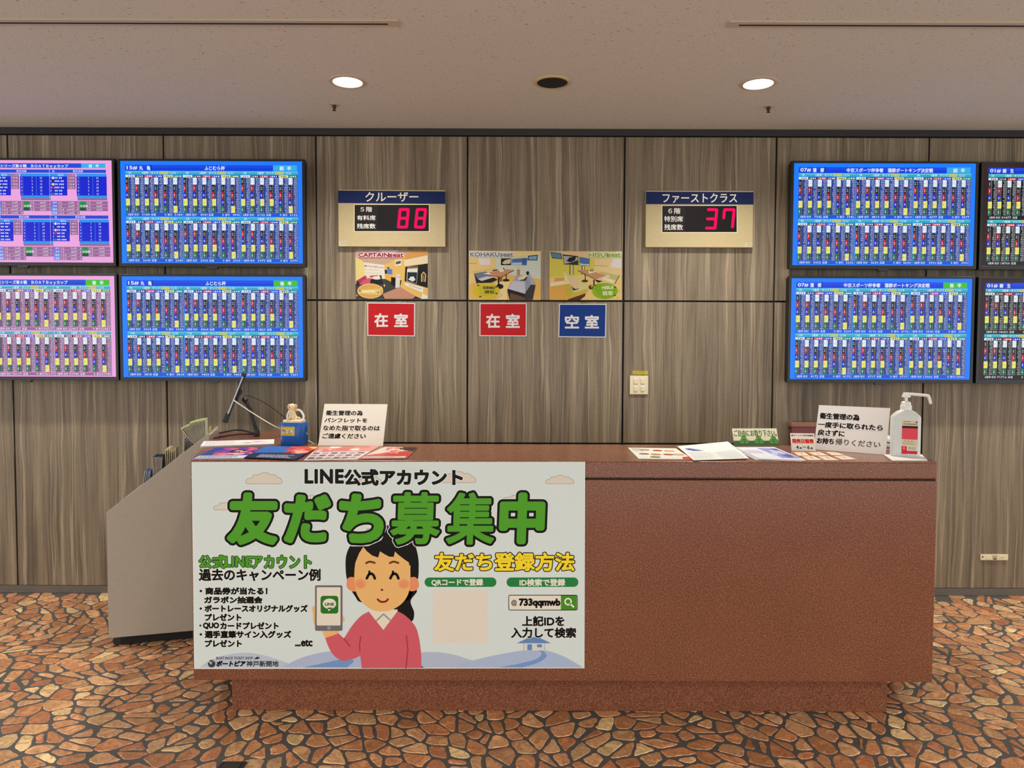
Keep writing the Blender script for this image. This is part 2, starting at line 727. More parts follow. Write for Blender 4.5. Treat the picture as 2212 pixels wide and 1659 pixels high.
def bilinear(tl, tr, br, bl, Nn, step=0.0002, lift=0.0, bend=None):
    tl, tr, br, bl, Nn = [np.array(q, float) for q in (tl, tr, br, bl, Nn)]
    Nn = Nn / np.linalg.norm(Nn)

    def f(p, l):
        u, v = p[:, :1], p[:, 1:2]
        q = tl * (1 - u) * (1 - v) + tr * u * (1 - v) + br * u * v + bl * (1 - u) * v
        h = lift + l[:, None] * step
        if bend:
            h = h + bend(u, v)
        return q + h * Nn
    return f


def on_wall_px(y, step=0.00025, lift=0.0):
    """canvas in photo pixels, laid on the vertical plane at depth y"""
    def f(p, l):
        d = (np.outer(p[:, 0] - W / 2, np.array(RGT)) - np.outer(p[:, 1] - H / 2, np.array(UPV)) + np.array(FWD) * FPX)
        t = (y - CAM[1]) / d[:, 1]
        q = np.array(CAM) + d * t[:, None]
        q[:, 1] = y - lift - l * step
        return q
    return f


def wall_rect(px, y):
    """mean upright rectangle (x0, x1, z0, z1) of four photo corners tl tr br bl on plane y"""
    p = [at_y(a, b, y) for a, b in px]
    return ((p[0].x + p[3].x) / 2, (p[1].x + p[2].x) / 2, (p[2].z + p[3].z) / 2, (p[0].z + p[1].z) / 2)

# ================================================================ the room
XL, XR, YB = -5.6, 5.8, -6.2

# --- crazy paving: irregular stones set in dark grout, one floor mesh
def build_floor():
    rnd = random.Random(11)
    SPX, SPY = 0.088, 0.071
    sites = {}
    ni, nj = int(9.2 / SPX) + 1, int(3.8 / SPY) + 1
    for i in range(-1, ni + 1):
        for j in range(-1, nj + 1):
            sites[i, j] = (-4.5 + (i + 0.5 + rnd.uniform(-0.62, 0.62) + (0.5 if j % 2 else 0)) * SPX,
                           -(j + 0.5 + rnd.uniform(-0.62, 0.62)) * SPY + 0.05)
    P, idx, lens, cols, mi = [], [], [], [], []

    def face(pts, z, col, m):
        base = len(P)
        P.extend((x, y, zz) for (x, y), zz in zip(pts, z))
        idx.extend(range(base, base + len(pts)))
        lens.append(len(pts))
        cols.extend([lin(col) + (1,)] * len(pts))
        mi.append(m)
    face([(XL, YB), (XR, YB), (XR, 0.05), (XL, 0.05)], [-0.0022] * 4, (72, 70, 66), 0)
    pal = [((208, 150, 104), 5), ((200, 138, 92), 5), ((214, 162, 114), 4), ((192, 128, 86), 3), ((220, 174, 126), 2), ((236, 200, 144), 1)]
    bag = [c for c, k in pal for _ in range(k)]
    for (i, j), s in sites.items():
        poly = [(s[0] - .4, s[1] - .4), (s[0] + .4, s[1] - .4), (s[0] + .4, s[1] + .4), (s[0] - .4, s[1] + .4)]
        # local stretch makes long stones in varied directions
        ga = math.sin(s[0] * 1.7 + s[1] * 2.3) * 1.6 + math.sin(s[1] * 3.1 - s[0]) * 0.9
        ca, sa, st = math.cos(ga), math.sin(ga), 1.2
        gap = rnd.choice((0.005, 0.006, 0.0075, 0.0095))
        for di in range(-3, 4):
            for dj in range(-3, 4):
                q = sites.get((i + di, j + dj))
                if q is None or (di == 0 and dj == 0):
                    continue
                dx, dy = q[0] - s[0], q[1] - s[1]
                # metric stretched along the local direction
                a = (dx * ca + dy * sa) / st
                b = (-dx * sa + dy * ca) * st
                nx, ny = a / st * ca - b * st * sa, a / st * sa + b * st * ca
                nl = math.hypot(nx, ny)
                if nl < 1e-9:
                    continue
                half = 0.5 * (dx * nx + dy * ny) / nl
                nx, ny = nx / nl, ny / nl
                lim = half - gap * (0.7 + 0.6 * rnd.random())
                out = []
                for k in range(len(poly)):
                    p, r = poly[k], poly[(k + 1) % len(poly)]
                    dp = (p[0] - s[0]) * nx + (p[1] - s[1]) * ny - lim
                    dr = (r[0] - s[0]) * nx + (r[1] - s[1]) * ny - lim
                    if dp <= 0:
                        out.append(p)
                    if (dp < 0 < dr) or (dr < 0 < dp):
                        t = dp / (dp - dr)
                        out.append((p[0] + (r[0] - p[0]) * t, p[1] + (r[1] - p[1]) * t))
                poly = out
                if len(poly) < 3:
                    break
            if len(poly) < 3:
                break
        if len(poly) < 3:
            continue
        ar = 0.5 * abs(sum(poly[k][0] * poly[(k + 1) % len(poly)][1] - poly[(k + 1) % len(poly)][0] * poly[k][1] for k in range(len(poly))))
        if ar < 0.0006:
            continue
        # knocked-off corners and chipped edges
        pts = []
        for k in range(len(poly)):
            p, r = poly[k], poly[(k + 1) % len(poly)]
            l = math.hypot(r[0] - p[0], r[1] - p[1])
            if l < 0.003:
                continue
            c = min(0.26, 0.010 / l)
            n = max(1, int(l / 0.022))
            for q in range(n + 1):
                t = c + (1 - 2 * c) * q / n
                jx = rnd.uniform(-1, 1) * min(0.0026, l * 0.05)
                jy = rnd.uniform(-1, 1) * min(0.0026, l * 0.05)
                pts.append((p[0] + (r[0] - p[0]) * t + jx, p[1] + (r[1] - p[1]) * t + jy))
        if len(pts) < 4 or max(p[1] for p in pts) > 0.03:
            continue
        cx = sum(p[0] for p in pts) / len(pts)
        cy = sum(p[1] for p in pts) / len(pts)
        k = rnd.uniform(0.9, 1.07)
        c = rnd.choice(bag)
        c = tuple(min(255, v * k) for v in c)
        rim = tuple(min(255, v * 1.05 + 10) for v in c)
        inner = []
        for p in pts:
            d = math.hypot(p[0] - cx, p[1] - cy)
            f = max(0.5, 1 - 0.0022 / max(d, 0.001))
            inner.append((cx + (p[0] - cx) * f, cy + (p[1] - cy) * f))
        face(inner, [0.0] * len(inner), c, 1)
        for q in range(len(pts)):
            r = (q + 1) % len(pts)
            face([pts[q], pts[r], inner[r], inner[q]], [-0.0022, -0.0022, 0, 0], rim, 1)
    me = soup('floor', np.array(P), np.array(idx, np.int32), np.array(lens, np.int32), np.array(cols, np.float32))
    o = link('floor', me, [MT['grout'], MT['stone']])
    me.polygons.foreach_set('material_index', np.array(mi, np.int32))
    return struct(o)


build_floor()

# --- wall of laminate panels with black joints
seam_x = [at_y(x, 300, 0).x for x in (352, 682, 1010, 1350, 1678, 2008)]
z_mid, z_low = at_y(1180, 650, 0).z, at_y(1180, 958, 0).z
xs = [seam_x[0] - 0.925 * k for k in (4, 3, 2, 1)] + seam_x + [seam_x[-1] + 0.92 * k for k in (1, 2, 3)]
Z0, Z1 = at_y(2100, 1272, 0).z, at_y(1106, 293.5, 0).z


def build_wall():
    bm = bmesh.new()
    sh = bm.loops.layers.float_vector.new('panel_shift')
    rnd = random.Random(5)
    g = 0.0052
    b_box(bm, xs[0], xs[-1], 0.011, 0.06, 0.0, HCEIL, 0, 1)
    for i in range(len(xs) - 1):
        rows = [Z0, z_mid, Z1]
        if i in (5, 6, 7):
            rows = [Z0, z_low, z_mid, Z1]
        off = Vector((rnd.uniform(0, 40), 0, rnd.uniform(0, 40)))
        for a, b in zip(rows, rows[1:]):
            n0 = len(bm.faces)
            b_box(bm, xs[i] + g, xs[i + 1] - g, 0.0, 0.0105, a + g, b - g, 0.0015, 0)
            bm.faces.ensure_lookup_table()
            for f in bm.faces[n0:]:
                for lp in f.loops:
                    lp[sh] = off
            off = off + Vector((rnd.uniform(3, 9), 0, 0)) if rnd.random() < 0.5 else off
    o = from_bm('wall_back', bm, [MT['wood'], MT['gap']])
    return struct(o)


build_wall()
struct(box('baseboard_back', xs[0], xs[-1], 0.001, 0.0105, 0.0, Z0 + 0.003, MT['base']))
struct(box('trim_1', xs[0], xs[-1], -0.012, 0.0105, Z1, HCEIL - 0.001, MT['trim']))
struct(box('ceiling', XL, XR, YB, 0.06, HCEIL, HCEIL + 0.05, MT['ceil']))


# --- ceiling fittings
def ceil_px(px, py):
    return at_z(px, py, HCEIL)


def downlight(p, watts, label, group=None, beam=150, blend=0.75):
    t = thing('downlight', label, 'ceiling light', (p[0], p[1], HCEIL), 0, group)
    lathe('trim_ring', [(0.070, -0.001), (0.072, -0.006), (0.088, -0.004), (0.091, 0.0)], MT['ring'], t, 40)
    lathe('lamp_disc', [(0.0, -0.0035), (0.0695, -0.0035)], MT['lamp'], t, 40)
    ld = bpy.data.lights.new('lamp', 'SPOT')
    ld.energy = watts
    ld.color = LAMP_COL
    ld.spot_size = math.radians(beam)
    ld.spot_blend = blend
    ld.shadow_soft_size = 0.06
    lo = bpy.data.objects.new('lamp', ld)
    COL.objects.link(lo)
    lo.parent = t
    lo.location = (0, 0, -0.03)
    return t


pl, pr = ceil_px(751, 176), ceil_px(1638, 180)
downlight(pl, LAMP_W, 'bright round downlight in the ceiling over the cream seat sign, left of the black speaker', None, 142, 1.0)
downlight(pr, LAMP_W, 'bright round downlight in the ceiling right of the black speaker, above the counter\'s right end', None, 142, 1.0)
for gx in (pl.x - 2.03, pr.x + 2.03):
    downlight((gx, pl.y), LAMP_W, 'round recessed downlight in the ceiling over the wall screens, beyond the picture edge', 'downlights along the screen wall', 112, 1.0)
for gx in (-4.6, -2.6, -0.7, 1.2, 3.1, 5.0):  # unseen row of fittings, added to light the counter front
    for gy in (-5.0,):
        downlight((gx, gy), HALL_W, 'unseen round downlight added in the hall ceiling to light the counter front', 'unseen downlights over the hall')

p = ceil_px(1193, 177)
t = thing('ceiling_speaker', 'round black speaker grille with a cream ring in the ceiling between the two lit downlights', 'speaker', (p.x, p.y, HCEIL))
lathe('mounting_ring', [(0.074, -0.002), (0.076, -0.007), (0.086, -0.005), (0.088, 0.0)], MT['ringc'], t, 40)
lathe('grille', [(0.0, -0.010), (0.06, -0.0095), (0.074, -0.004), (0.0745, 0.0)], MT['grille'], t, 40)

for px, py, lb in ((722, 226, 'small dark sprinkler head in the ceiling nearer the left lit downlight'),
                   (1660, 230, 'small dark sprinkler head in the ceiling nearer the right lit downlight')):
    p = ceil_px(px, py)
    t = thing('sprinkler_head', lb, 'sprinkler', (p.x, p.y, HCEIL))
    lathe('escutcheon', [(0.0, -0.002), (0.022, -0.004), (0.028, -0.001), (0.0285, 0.0)], MT['ring'], t, 24)
    lathe('nozzle', [(0.0095, -0.002), (0.0095, -0.014), (0.012, -0.016), (0.009, -0.019), (0.004, -0.028), (0.0, -0.029)], MT['chrome'], t, 16)
    lathe('deflector', [(0.0, -0.030), (0.010, -0.0305), (0.0105, -0.032), (0.0, -0.033)], MT['chrome'], t, 16)

ya = ceil_px(850, 49.5).y
for x0, x1, lb in ((XL + 0.3, ceil_px(862, 49).x, 'long narrow slot air vent in the ceiling, on the left side of the photo'),
                   (ceil_px(1573, 50).x, XR - 0.3, 'long narrow slot air vent in the ceiling, on the right side of the photo')):
    t = thing('slot_vent', lb, 'air vent', ((x0 + x1) / 2, ya, HCEIL))
    h = (x1 - x0) / 2
    bm = bmesh.new()
    for a, b, c, d in ((-h, h, -0.030, -0.008), (-h, h, 0.008, 0.022), (-h, -h + 0.045, -0.008, 0.008), (h - 0.045, h, -0.008, 0.008)):
        b_box(bm, a, b, c, d, -0.006, 0.0)
    from_bm('frame', bm, MT['ring'], t)
    box('slot', -h + 0.045, h - 0.045, -0.008, 0.008, -0.0048, 0.0, MT['gap'], t)

p = at_z(503, 1653, 0)
t = thing('floor_socket', 'small black metal socket cover set flush in the stone floor in front of the counter', 'floor socket', (p.x, p.y, 0.0))
box('cover_plate', -0.045, 0.045, -0.05, 0.02, -0.003, 0.003, MT['black'], t, 0.001)
box('hinged_lid', -0.03, 0.03, -0.04, 0.01, 0.003, 0.006, MT['chrome'], t, 0.001)

# ================================================================ screens
TVY = -0.115
R_LT = wall_rect(((257.6, 346), (652, 350), (655, 570), (265, 568)), TVY)
R_LB = wall_rect(((263, 597), (652, 599), (655, 816), (268, 813)), TVY)
R_RT = wall_rect(((1716.5, 351.7), (2108.7, 353.6), (2102, 574.4), (1709.8, 573.2)), TVY)
R_RB = wall_rect(((1709.8, 601), (2101.6, 602), (2095, 820), (1704, 818.8)), TVY)
TW = sum(r[1] - r[0] for r in (R_LT, R_LB, R_RT, R_RB)) / 4
TH = sum(r[3] - r[2] for r in (R_LT, R_LB, R_RT, R_RB)) / 4


def mid(r):
    return ((r[0] + r[1]) / 2, (r[2] + r[3]) / 2)


def edge_mid(side, a, b):
    p, q = at_y(a[0], a[1], TVY), at_y(b[0], b[1], TVY)
    return ((p.x + q.x) / 2 + side * TW / 2, (p.z + q.z) / 2)


BOAT = {1: (232, 242, 250), 2: (34, 34, 42), 3: (196, 24, 44), 4: (12, 44, 205), 5: (240, 236, 120), 6: (24, 134, 74)}
WHT = (238, 244, 252)


def tiny(cv, s, x, y, h, col, layer=4, align=0, sx=1.0):
    """text of cap height h (v units) at baseline y; align 0 left 1 right 0.5 centre"""
    v, tr = rawtext(s, 1)
    k = h / 0.69
    v = v * (k * TH / TW * sx, -k)
    w = v[:, 0].max()
    cv.add(v + (x - w * align, y), tr, col, layer)


def odds_screen(cv, pal, no, venue, title, tx, half, first, totals, seed):
    rnd = random.Random(seed)
    bgc, cell, foot, bar = pal
    cv.rect(0, 0, 1, 1, bgc, 0)
    cv.rect(.027, .038, .971, .094, bar, 1)
    cv.rect(.027, .066, .971, .094, tuple(max(0, v - 14) for v in bar), 1.5)
    if no:
        cv.text(no, .036, .048, .094, .086, WHT, 3, .0006)
        cv.text(venue, .104, .047, .166, .088, WHT, 3, .0006)
        cv.rect(.1685, .036, .172, .094, (4, 16, 120), 2)
    if title:
        cv.text(title, tx[0], .047, tx[1], .089, WHT, 3, .0006)
    cv.rect(.84, .038, .971, .094, (52, 172, 232) if half == '前半' else (62, 190, 40), 2)
    cv.text(half[0], .876, .047, .899, .088, WHT, 3, .0006)
    cv.text(half[1], .917, .047, .94, .088, WHT, 3, .0006)
    for r in range(2):
        for c in range(3):
            x0 = .028 + .3172 * c
            x1 = x0 + .3135
            y0 = .098 + .449 * r
            race = first + r * 3 + c
            cv.rect(x0, y0, x1, y0 + .032, (52, 168, 186), 1)
            cv.rect(x0, y0, x1, y0 + .012, (84, 196, 214), 1.5)
            tiny(cv, '%dR' % race, x0 + .014, y0 + .027, .02, WHT)
            tiny(cv, '3連単', x0 + .09, y0 + .027, .018, WHT)
            tiny(cv, 'オッズ', x0 + .14, y0 + .027, .018, WHT)
            cv.rect(x0 + .188, y0 + .003, x0 + .236, y0 + .03, (206, 214, 118), 2)
            tiny(cv, '締切予定', x0 + .19, y0 + .025, .014, (120, 110, 60))
            tiny(cv, {1: '12:26', 2: '12:21', 3: '12:22', 4: '12:26', 5: '12:28', 6: '12:30', 7: '12:32', 8: '12:34',
                      9: '12:36', 10: '12:38', 11: '12:17', 12: '12:19'}[race], x0 + .243, y0 + .027, .02, WHT)
            cw = (x1 - x0) / 6
            ny = y0 + .038
            for k in range(6):
                b = k + 1
                a = x0 + cw * k
                cv.rect(a, ny, a + cw * .97, ny + .022, BOAT[b] if b != 2 else (46, 40, 66), 1)
                ink = (70, 74, 80) if b in (1, 5) else WHT
                tiny(cv, str(b), a + .004, ny + .018, .014, ink)
                for q in range(3):
                    w = rnd.uniform(.005, .009)
                    cv.rect(a + .013 + q * .0115, ny + .006, a + .013 + q * .0115 + w, ny + .017, ink, 3)
            t0, t1 = y0 + .062, y0 + .407
            cv.rect(x0, t0, x1, t1, cell, 1)
            rh = (t1 - t0) / 20
            for k in range(6):
                a = x0 + cw * k
                for q, b in enumerate([m for m in range(1, 7) if m != k + 1]):
                    ya_, yb_ = t0 + rh * 4 * q, t0 + rh * 4 * (q + 1)
                    wide = .43 if b in (1, 5) else .23
                    cv.rect(a + cw * .02, ya_ + .001, a + cw * wide, yb_ - .001, BOAT[b], 2)
                    if b in (1, 5):
                        cv.rect(a + cw * .245, ya_ + .001, a + cw * .265, yb_ - .001, (170, 176, 170) if b == 1 else (190, 180, 70), 3)
                    else:
                        cv.rect(a + cw * .23, ya_ + .001, a + cw * .43, yb_ - .001, (26, 26, 48), 2)
                    ink = (110, 116, 130) if b == 1 else ((150, 142, 70) if b == 5 else WHT)
                    tiny(cv, str(b), a + cw * .06, (ya_ + yb_) / 2 + .013, .026, ink, 4, 0, .75)
                    rest = [m for m in range(1, 7) if m not in (k + 1, b)]
                    for z, m in enumerate(rest):
                        yy = ya_ + rh * z + rh * .82
                        tiny(cv, str(m), a + cw * .29, yy, .0105, ink if b in (1, 5) else WHT, 4, 0, 1.1)
                        val = rnd.choice((rnd.uniform(5, 99), rnd.uniform(100, 999), rnd.uniform(100, 999)))
                        st = '%.1f' % val if val < 1000 else '%d' % val
                        tiny(cv, st, a + cw * .955, yy, .0112, WHT, 4, 1, 1.02)
            f0 = y0 + .41
            cv.rect(x0, f0, x1, f0 + .032, foot, 1)
            tiny(cv, '3連単', x0 + .008, f0 + .025, .017, WHT)
            tiny(cv, '合計', x0 + .045, f0 + .025, .017, WHT)
            tt = totals[r * 3 + c]
            tiny(cv, tt, x0 + .13, f0 + .026, .0205, WHT, 4, 1, 1.3)
            tiny(cv, '返還', x0 + .137, f0 + .025, .017, WHT)
            tiny(cv, '0', x0 + .222, f0 + .026, .0205, WHT, 4, 1, 1.3)
            tiny(cv, '差引', x0 + .228, f0 + .025, .017, WHT)
            tiny(cv, tt, x0 + .309, f0 + .026, .0205, WHT, 4, 1, 1.3)
    cv.rect(.3435, .098, .345, .985, (90, 190, 235), 3)
    cv.rect(.6607, .098, .6622, .985, (90, 190, 235), 3)


def result_screen(cv):
    """upper pink screen: race results, laid out from the part that shows"""
    pink = (236, 164, 222)
    cv.rect(0, 0, 1, 1, pink, 0)
    mv, bl, db, cy = (150, 100, 150), (10, 74, 214), (6, 30, 206), (38, 148, 236)

    def X(z):
        return (z + 1028) / 2668.0

    def Y(z):
        return (z - 75) / 1500.0
    cv.rect(.03, Y(118), X(1190), Y(185), bl, 1)
    cv.rect(X(1190), Y(118), X(1545), Y(185), (52, 172, 232), 1)
    cv.text('前', X(1300), Y(132), X(1352), Y(178), WHT, 3, .0006)
    cv.text('半', X(1398), Y(132), X(1450), Y(178), WHT, 3, .0006)
    cv.text('スシリーズ第６戦　ＢＯＡＴＢｏｙカップ', X(-50), Y(134), X(1000), Y(186), WHT, 3, .0006)
    nm = [[(2, 2), (3, 2), (2, 3), (3, 2), (2, 2), (2, 2)], [(2, 3), (2, 2), (2, 3), (2, 2), (2, 2), (2, 3)]]
    times = [['1 50-8', '1 51-5', '1 53-8', '1 53-5'], ['1 49-6', '1 50-9', '1 53-6', '1 54-7']]
    pays = [[('710', '2'), ('500', '3'), ('4,490', '17'), ('1,900', '8')], [('710', '4'), ('480', '4'), ('1,640', '5'), ('530', '6')]]
    payr = [['350', '400', '550'], ['320', '170', '170']]
    st = ['26', '14', '13', '28', '15', '12']
    for r in range(2):
        for c in range(3):
            ox = 725 + (c - 2) * 828 + r * 22
            oy = 210 + r * 672

            def B(x0, y0, x1, y1, col, ly=1):
                cv.rect(X(ox + x0), Y(oy + y0), X(ox + x1), Y(oy + y1), col, ly)

            def T(s, x, y, h, col=WHT, al=0):
                tiny(cv, s, X(ox + x), Y(oy + y), h / 1500.0, col, 4, al)
            B(0, 0, 826, 48, bl)
            T('%dR' % (r * 3 + c + 1), 34, 38, 26)
            T('競走成績', 340, 38, 26)
            B(4, 58, 254, 100, cy)
            T('選手名', 120, 92, 20)
            B(254, 62, 378, 286, mv)
            T('レースタイム', 262, 92, 16)
            B(4, 100, 254, 380, db)
            for k in range(6):
                y = 134 + 47 * k
                T(str(k + 1), 8, y, 26)
                B(34, y - 28, 62, y + 4, BOAT[(1, 2, 5, 3, 4, 6)[k]], 2)
                nw = 70
                for w_ in nm[r][k]:
                    for q in range(w_):
                        B(nw, y - 22, nw + 9, y - 13, WHT, 3)
                        B(nw + 2, y - 10, nw + 20, y - 3, WHT, 3)
                        B(nw + 12, y - 22, nw + 20, y - 13, WHT, 3)
                        nw += 25
                    nw += 14
                if k < 4:
                    T(times[r][k], 258, y, 26)
                T(str(k + 1), 408, y, 26)
                T(str((1, 2, 3, 4, 5, 6)[k]), 560, y, 26)
                T(st[k], 680, y, 26)
            B(392, 58, 834, 100, cy)
            B(392, 100, 834, 380, db, 0.8)
            B(436, 104, 439, 378, (70, 120, 240), 2)
            B(628, 104, 632, 378, (60, 160, 250), 2)
            B(398, 380, 836, 418, cy)
            B(402, 418, 838, 450, mv)
            for k in range(4):
                y = 500 + 50 * k
                B(16, y - 38, 104, y + 8, (40, 80, 220) if k < 2 else (70, 130, 230))
                T(('2連単', '2連複', '3連単', '3連複')[k], 22, y - 4, 22)
                B(104, y - 38, 430, y + 8, mv)
                T('1-2' if k < 2 else '1-2-3', 116, y, 28)
                T(pays[r][k][0] + '円', 350, y, 24, WHT, 1)
                T(pays[r][k][1], 416, y, 26, WHT, 1)
                if k < 3:
                    B(528, y - 38, 846, y + 8, mv)
                    T(('1-2', '1-3', '2-3')[k], 540, y, 28)
                    T(payr[r][k] + '円', 760, y, 24, WHT, 1)
            B(432, 462, 526, 604, (30, 140, 72))
            B(432, 556, 526, 604, (20, 78, 60), 2)
            T('拡連複', 438, 548, 26)
    for k in (1, 2):
        cv.rect(X(718 + (k - 2) * 828), .09, X(722 + (k - 2) * 828), .98, (238, 190, 238), 3)


def make_tv(c, label, draw, group=None):
    t = thing('wall_screen', label, 'screen', (c[0], 0, c[1]))
    w, h = TW / 2, TH / 2
    fb = TVY - 0.004
    bm = bmesh.new()
    bw, bt, bb = 0.015, 0.012, 0.021
    b_box(bm, -w - bw, -w, fb, fb + 0.03, -h - bb, h + bt, 0.001)
    b_box(bm, w, w + bw, fb, fb + 0.03, -h - bb, h + bt, 0.001)
    b_box(bm, -w, w, fb, fb + 0.03, h, h + bt, 0.001)
    b_box(bm, -w, w, fb, fb + 0.03, -h - bb, -h, 0.001)
    from_bm('bezel', bm, MT['bezel'], t)
    box('back_cover', -w - bw + .004, w + bw - .004, TVY + 0.026, TVY + 0.06, -h - bb + .004, h + bt - .004, MT['black'], t, 0.004)
    box('wall_bracket', -0.2, 0.2, TVY + 0.06, -0.0005, -0.15, 0.15, MT['dull'], t, 0.002)
    prism('logo_tab', [(-0.035, fb - 0.001, -h - bb + 0.002), (0.035, fb - 0.001, -h - bb + 0.002), (0.025, fb - 0.001, -h - bb - 0.012), (-0.025, fb - 0.001, -h - bb - 0.012)],
          (0, 0.018, 0), MT['dull'], t, 0.001)
    cv = Canvas(affine((-w, TVY, h), (2 * w, 0, 0), (0, 0, -2 * h), (0, -1, 0), 0.00012))
    draw(cv)
    cv.build('screen', MT['screen'], t)
    return t


BLUE = ((22, 124, 250), (38, 68, 152), (16, 84, 212), (8, 72, 230))
PINK = ((236, 164, 222), (140, 94, 140), (160, 96, 150), (14, 76, 214))
DARK = ((44, 24, 26), (10, 9, 16), (26, 14, 18), (8, 66, 226))
fm, nk, bb_ = 'ふじむら杯', '中京スポーツ杯争奪　蒲郡ボートキング決定戦', 'スシリーズ第６戦　ＢＯＡＴＢｏｙカップ'
make_tv(mid(R_LT), 'upper blue screen of odds tables titled ふじむら杯, with cyan corner tag',
        lambda c: odds_screen(c, BLUE, '15#', '丸　亀', fm, (.463, .576), '前半', 1, ['5184', '4941', '3132', '2643', '2963', '3979'], 1))
make_tv(mid(R_LB), 'lower blue screen of odds tables titled ふじむら杯, with green corner tag',
        lambda c: odds_screen(c, BLUE, '15#', '丸　亀', fm, (.463, .576), '後半', 7, ['3304', '4464', '3829', '3818', '9403', '7359'], 2))
make_tv(mid(R_RT), 'upper blue screen of odds tables headed 07 蒲郡, with cyan corner tag',
        lambda c: odds_screen(c, BLUE, '07#', '蒲　郡', nk, (.29, .765), '前半', 1, ['7342', '4810', '4377', '3602', '4630', '3901'], 3))
make_tv(mid(R_RB), 'lower blue screen of odds tables headed 07 蒲郡, with green corner tag',
        lambda c: odds_screen(c, BLUE, '07#', '蒲　郡', nk, (.29, .765), '後半', 7, ['5209', '4192', '3540', '4172', '6717', '13066'], 4))
make_tv(edge_mid(-1, (240, 347), (247, 567)), 'pink wall screen of race results with a cyan corner tag, at the left edge', result_screen)
make_tv(edge_mid(-1, (247, 597), (251.5, 813)), 'pink wall screen of odds tables with a green corner tag, below the pink results screen',
        lambda c: odds_screen(c, PINK, '', '', bb_, (.355, .74), '後半', 7, ['20114', '36517', '22467', '41022', '76117', '59740'], 5))
make_tv(edge_mid(1, (2125.7, 354.5), (2118.6, 574.4)), 'dark wall screen of odds tables headed 01 桐生, races from 1R, upper at the right edge',
        lambda c: odds_screen(c, DARK, '01#', '桐　生', '', (.42, .6), '前半', 1, ['39477', '22310', '17002', '18760', '20115', '14420'], 6))
make_tv(edge_mid(1, (2118.6, 603), (2112.7, 820)), 'dark wall screen of odds tables headed 01 桐生, races from 7R, lower at the right edge',
        lambda c: odds_screen(c, DARK, '01#', '桐　生', '', (.42, .6), '後半', 7, ['18650', '17240', '20330', '71716', '30112', '25108'], 7))

# ================================================================ signs on the wall
def px_canvas(y, step=0.00025, k=1.0):
    return Canvas(on_wall_px(y, step), k)


SEG = {'8': 'abcdefg', '3': 'abcdg', '7': 'abcf'}


def seven(cv, ch, x0, y0, x1, y1, w, col, slant):
    """rounded seven segment digit in the box, leaning by slant"""
    ym = (y0 + y1) / 2

    def X(x, y):
        return x + slant * (y1 - y) / (y1 - y0)
    xr = x1 - slant
    g = w * 0.55
    P = {'a': ((x0 + g, y0 + w), (xr - g, y0 + w)), 'g': ((x0 + g, ym), (xr - g, ym)), 'd': ((x0 + g, y1 - w), (xr - g, y1 - w)),
         'f': ((x0 + w, y0 + w + g), (x0 + w, ym - g)), 'e': ((x0 + w, ym + g), (x0 + w, y1 - w - g)),
         'b': ((xr - w, y0 + w + g), (xr - w, ym - g)), 'c': ((xr - w, ym + g), (xr - w, y1 - w - g))}
    P['a'] = ((x0 + w + g * .4, y0 + w), (xr - w - g * .4, y0 + w))
    P['d'] = ((x0 + w + g * .4, y1 - w), (xr - w - g * .4, y1 - w))
    P['g'] = ((x0 + w + g * .4, ym), (xr - w - g * .4, ym))
    segs = [tuple((X(*v), v[1]) for v in P[s]) for s in SEG[ch]]
    if ch == '8':
        for a, b in (('a', 'f'), ('a', 'b'), ('d', 'e'), ('d', 'c')):
            pa = P[a][0] if b in 'fe' else P[a][1]
            pb = P[b][0] if a == 'a' else P[b][1]
            segs.append(((X(*pa), pa[1]), (X(*pb), pb[1])))
    cv.strokes(segs, w, col)


def seat_sign(px, label, title, tb, disp, split, rows, digits, sticker):
    y = -0.034
    p = [at_y(a, b, y) for a, b in px]
    x0, x1 = (p[0].x + p[3].x) / 2, (p[1].x + p[2].x) / 2
    z0, z1 = (p[2].z + p[3].z) / 2, (p[0].z + p[1].z) / 2
    t = thing('seat_count_sign', label, 'sign', ((x0 + x1) / 2, 0, (z0 + z1) / 2))
    w, h = (x1 - x0) / 2, (z1 - z0) / 2
    box('housing', -w, w, y, -0.0005, -h, h, MT['plate'], t, 0.0015)
    off = Vector(t.location)

    def cvs(step=0.00025, lift=0.0):
        f = on_wall_px(y, step, lift)
        return Canvas(lambda q, l: f(q, l) - np.array(off))
    # band
    c = cvs()
    xa, xb = px[0][0], px[1][0]
    ya, yb = px[0][1], px[1][1]
    s = (yb - ya) / (xb - xa)
    hb = 29.5
    c.poly([(xa, ya + 2.5), (xb, yb + 2.5), (xb, yb + hb), (xa, ya + hb)], (20, 34, 80), 1)
    c.text(title, *tb, (232, 224, 204), 2.5, 0.3)
    c.rect(sticker[0], sticker[1], sticker[2], sticker[3], (190, 178, 146), 1)
    for k in range(2):
        c.rect(sticker[0] + 5, sticker[1] + 2.3 + k * 3, sticker[2] - 1, sticker[1] + 3.3 + k * 3, (150, 140, 120), 2)
    c.build('header_band', MT['ink'], t)
    c = cvs()
    dx0, dy0, dx1, dy1 = disp
    c.rect(dx0 - 1.2, dy0 - 1.2, dx1 + 1.2, dy1 + 1.2, (236, 222, 184), 0.5)
    c.rect(dx0, dy0, dx1, dy1, (24, 19, 22), 1)
    c.rect(dx0, dy0, split, dy1, (34, 30, 32), 1.5)
    for st, bx in rows:
        c.text(st, *bx, (226, 222, 212), 3, 0.15)
    c.build('display_panel', MT['lam'], t)
    c = cvs(lift=0.001)
    for ch, bx in digits:
        seven(c, ch, *bx, 3.1, (255, 20, 100), 4.5)
    c.build('led_digits', MT['led'], t)


def z2(*a):
    return tuple((680 if i % 2 == 0 else 380) + v / 3.2529 for i, v in enumerate(a))


def z3(*a):
    return tuple((1340 if i % 2 == 0 else 330) + v / 2.5367 for i, v in enumerate(a))


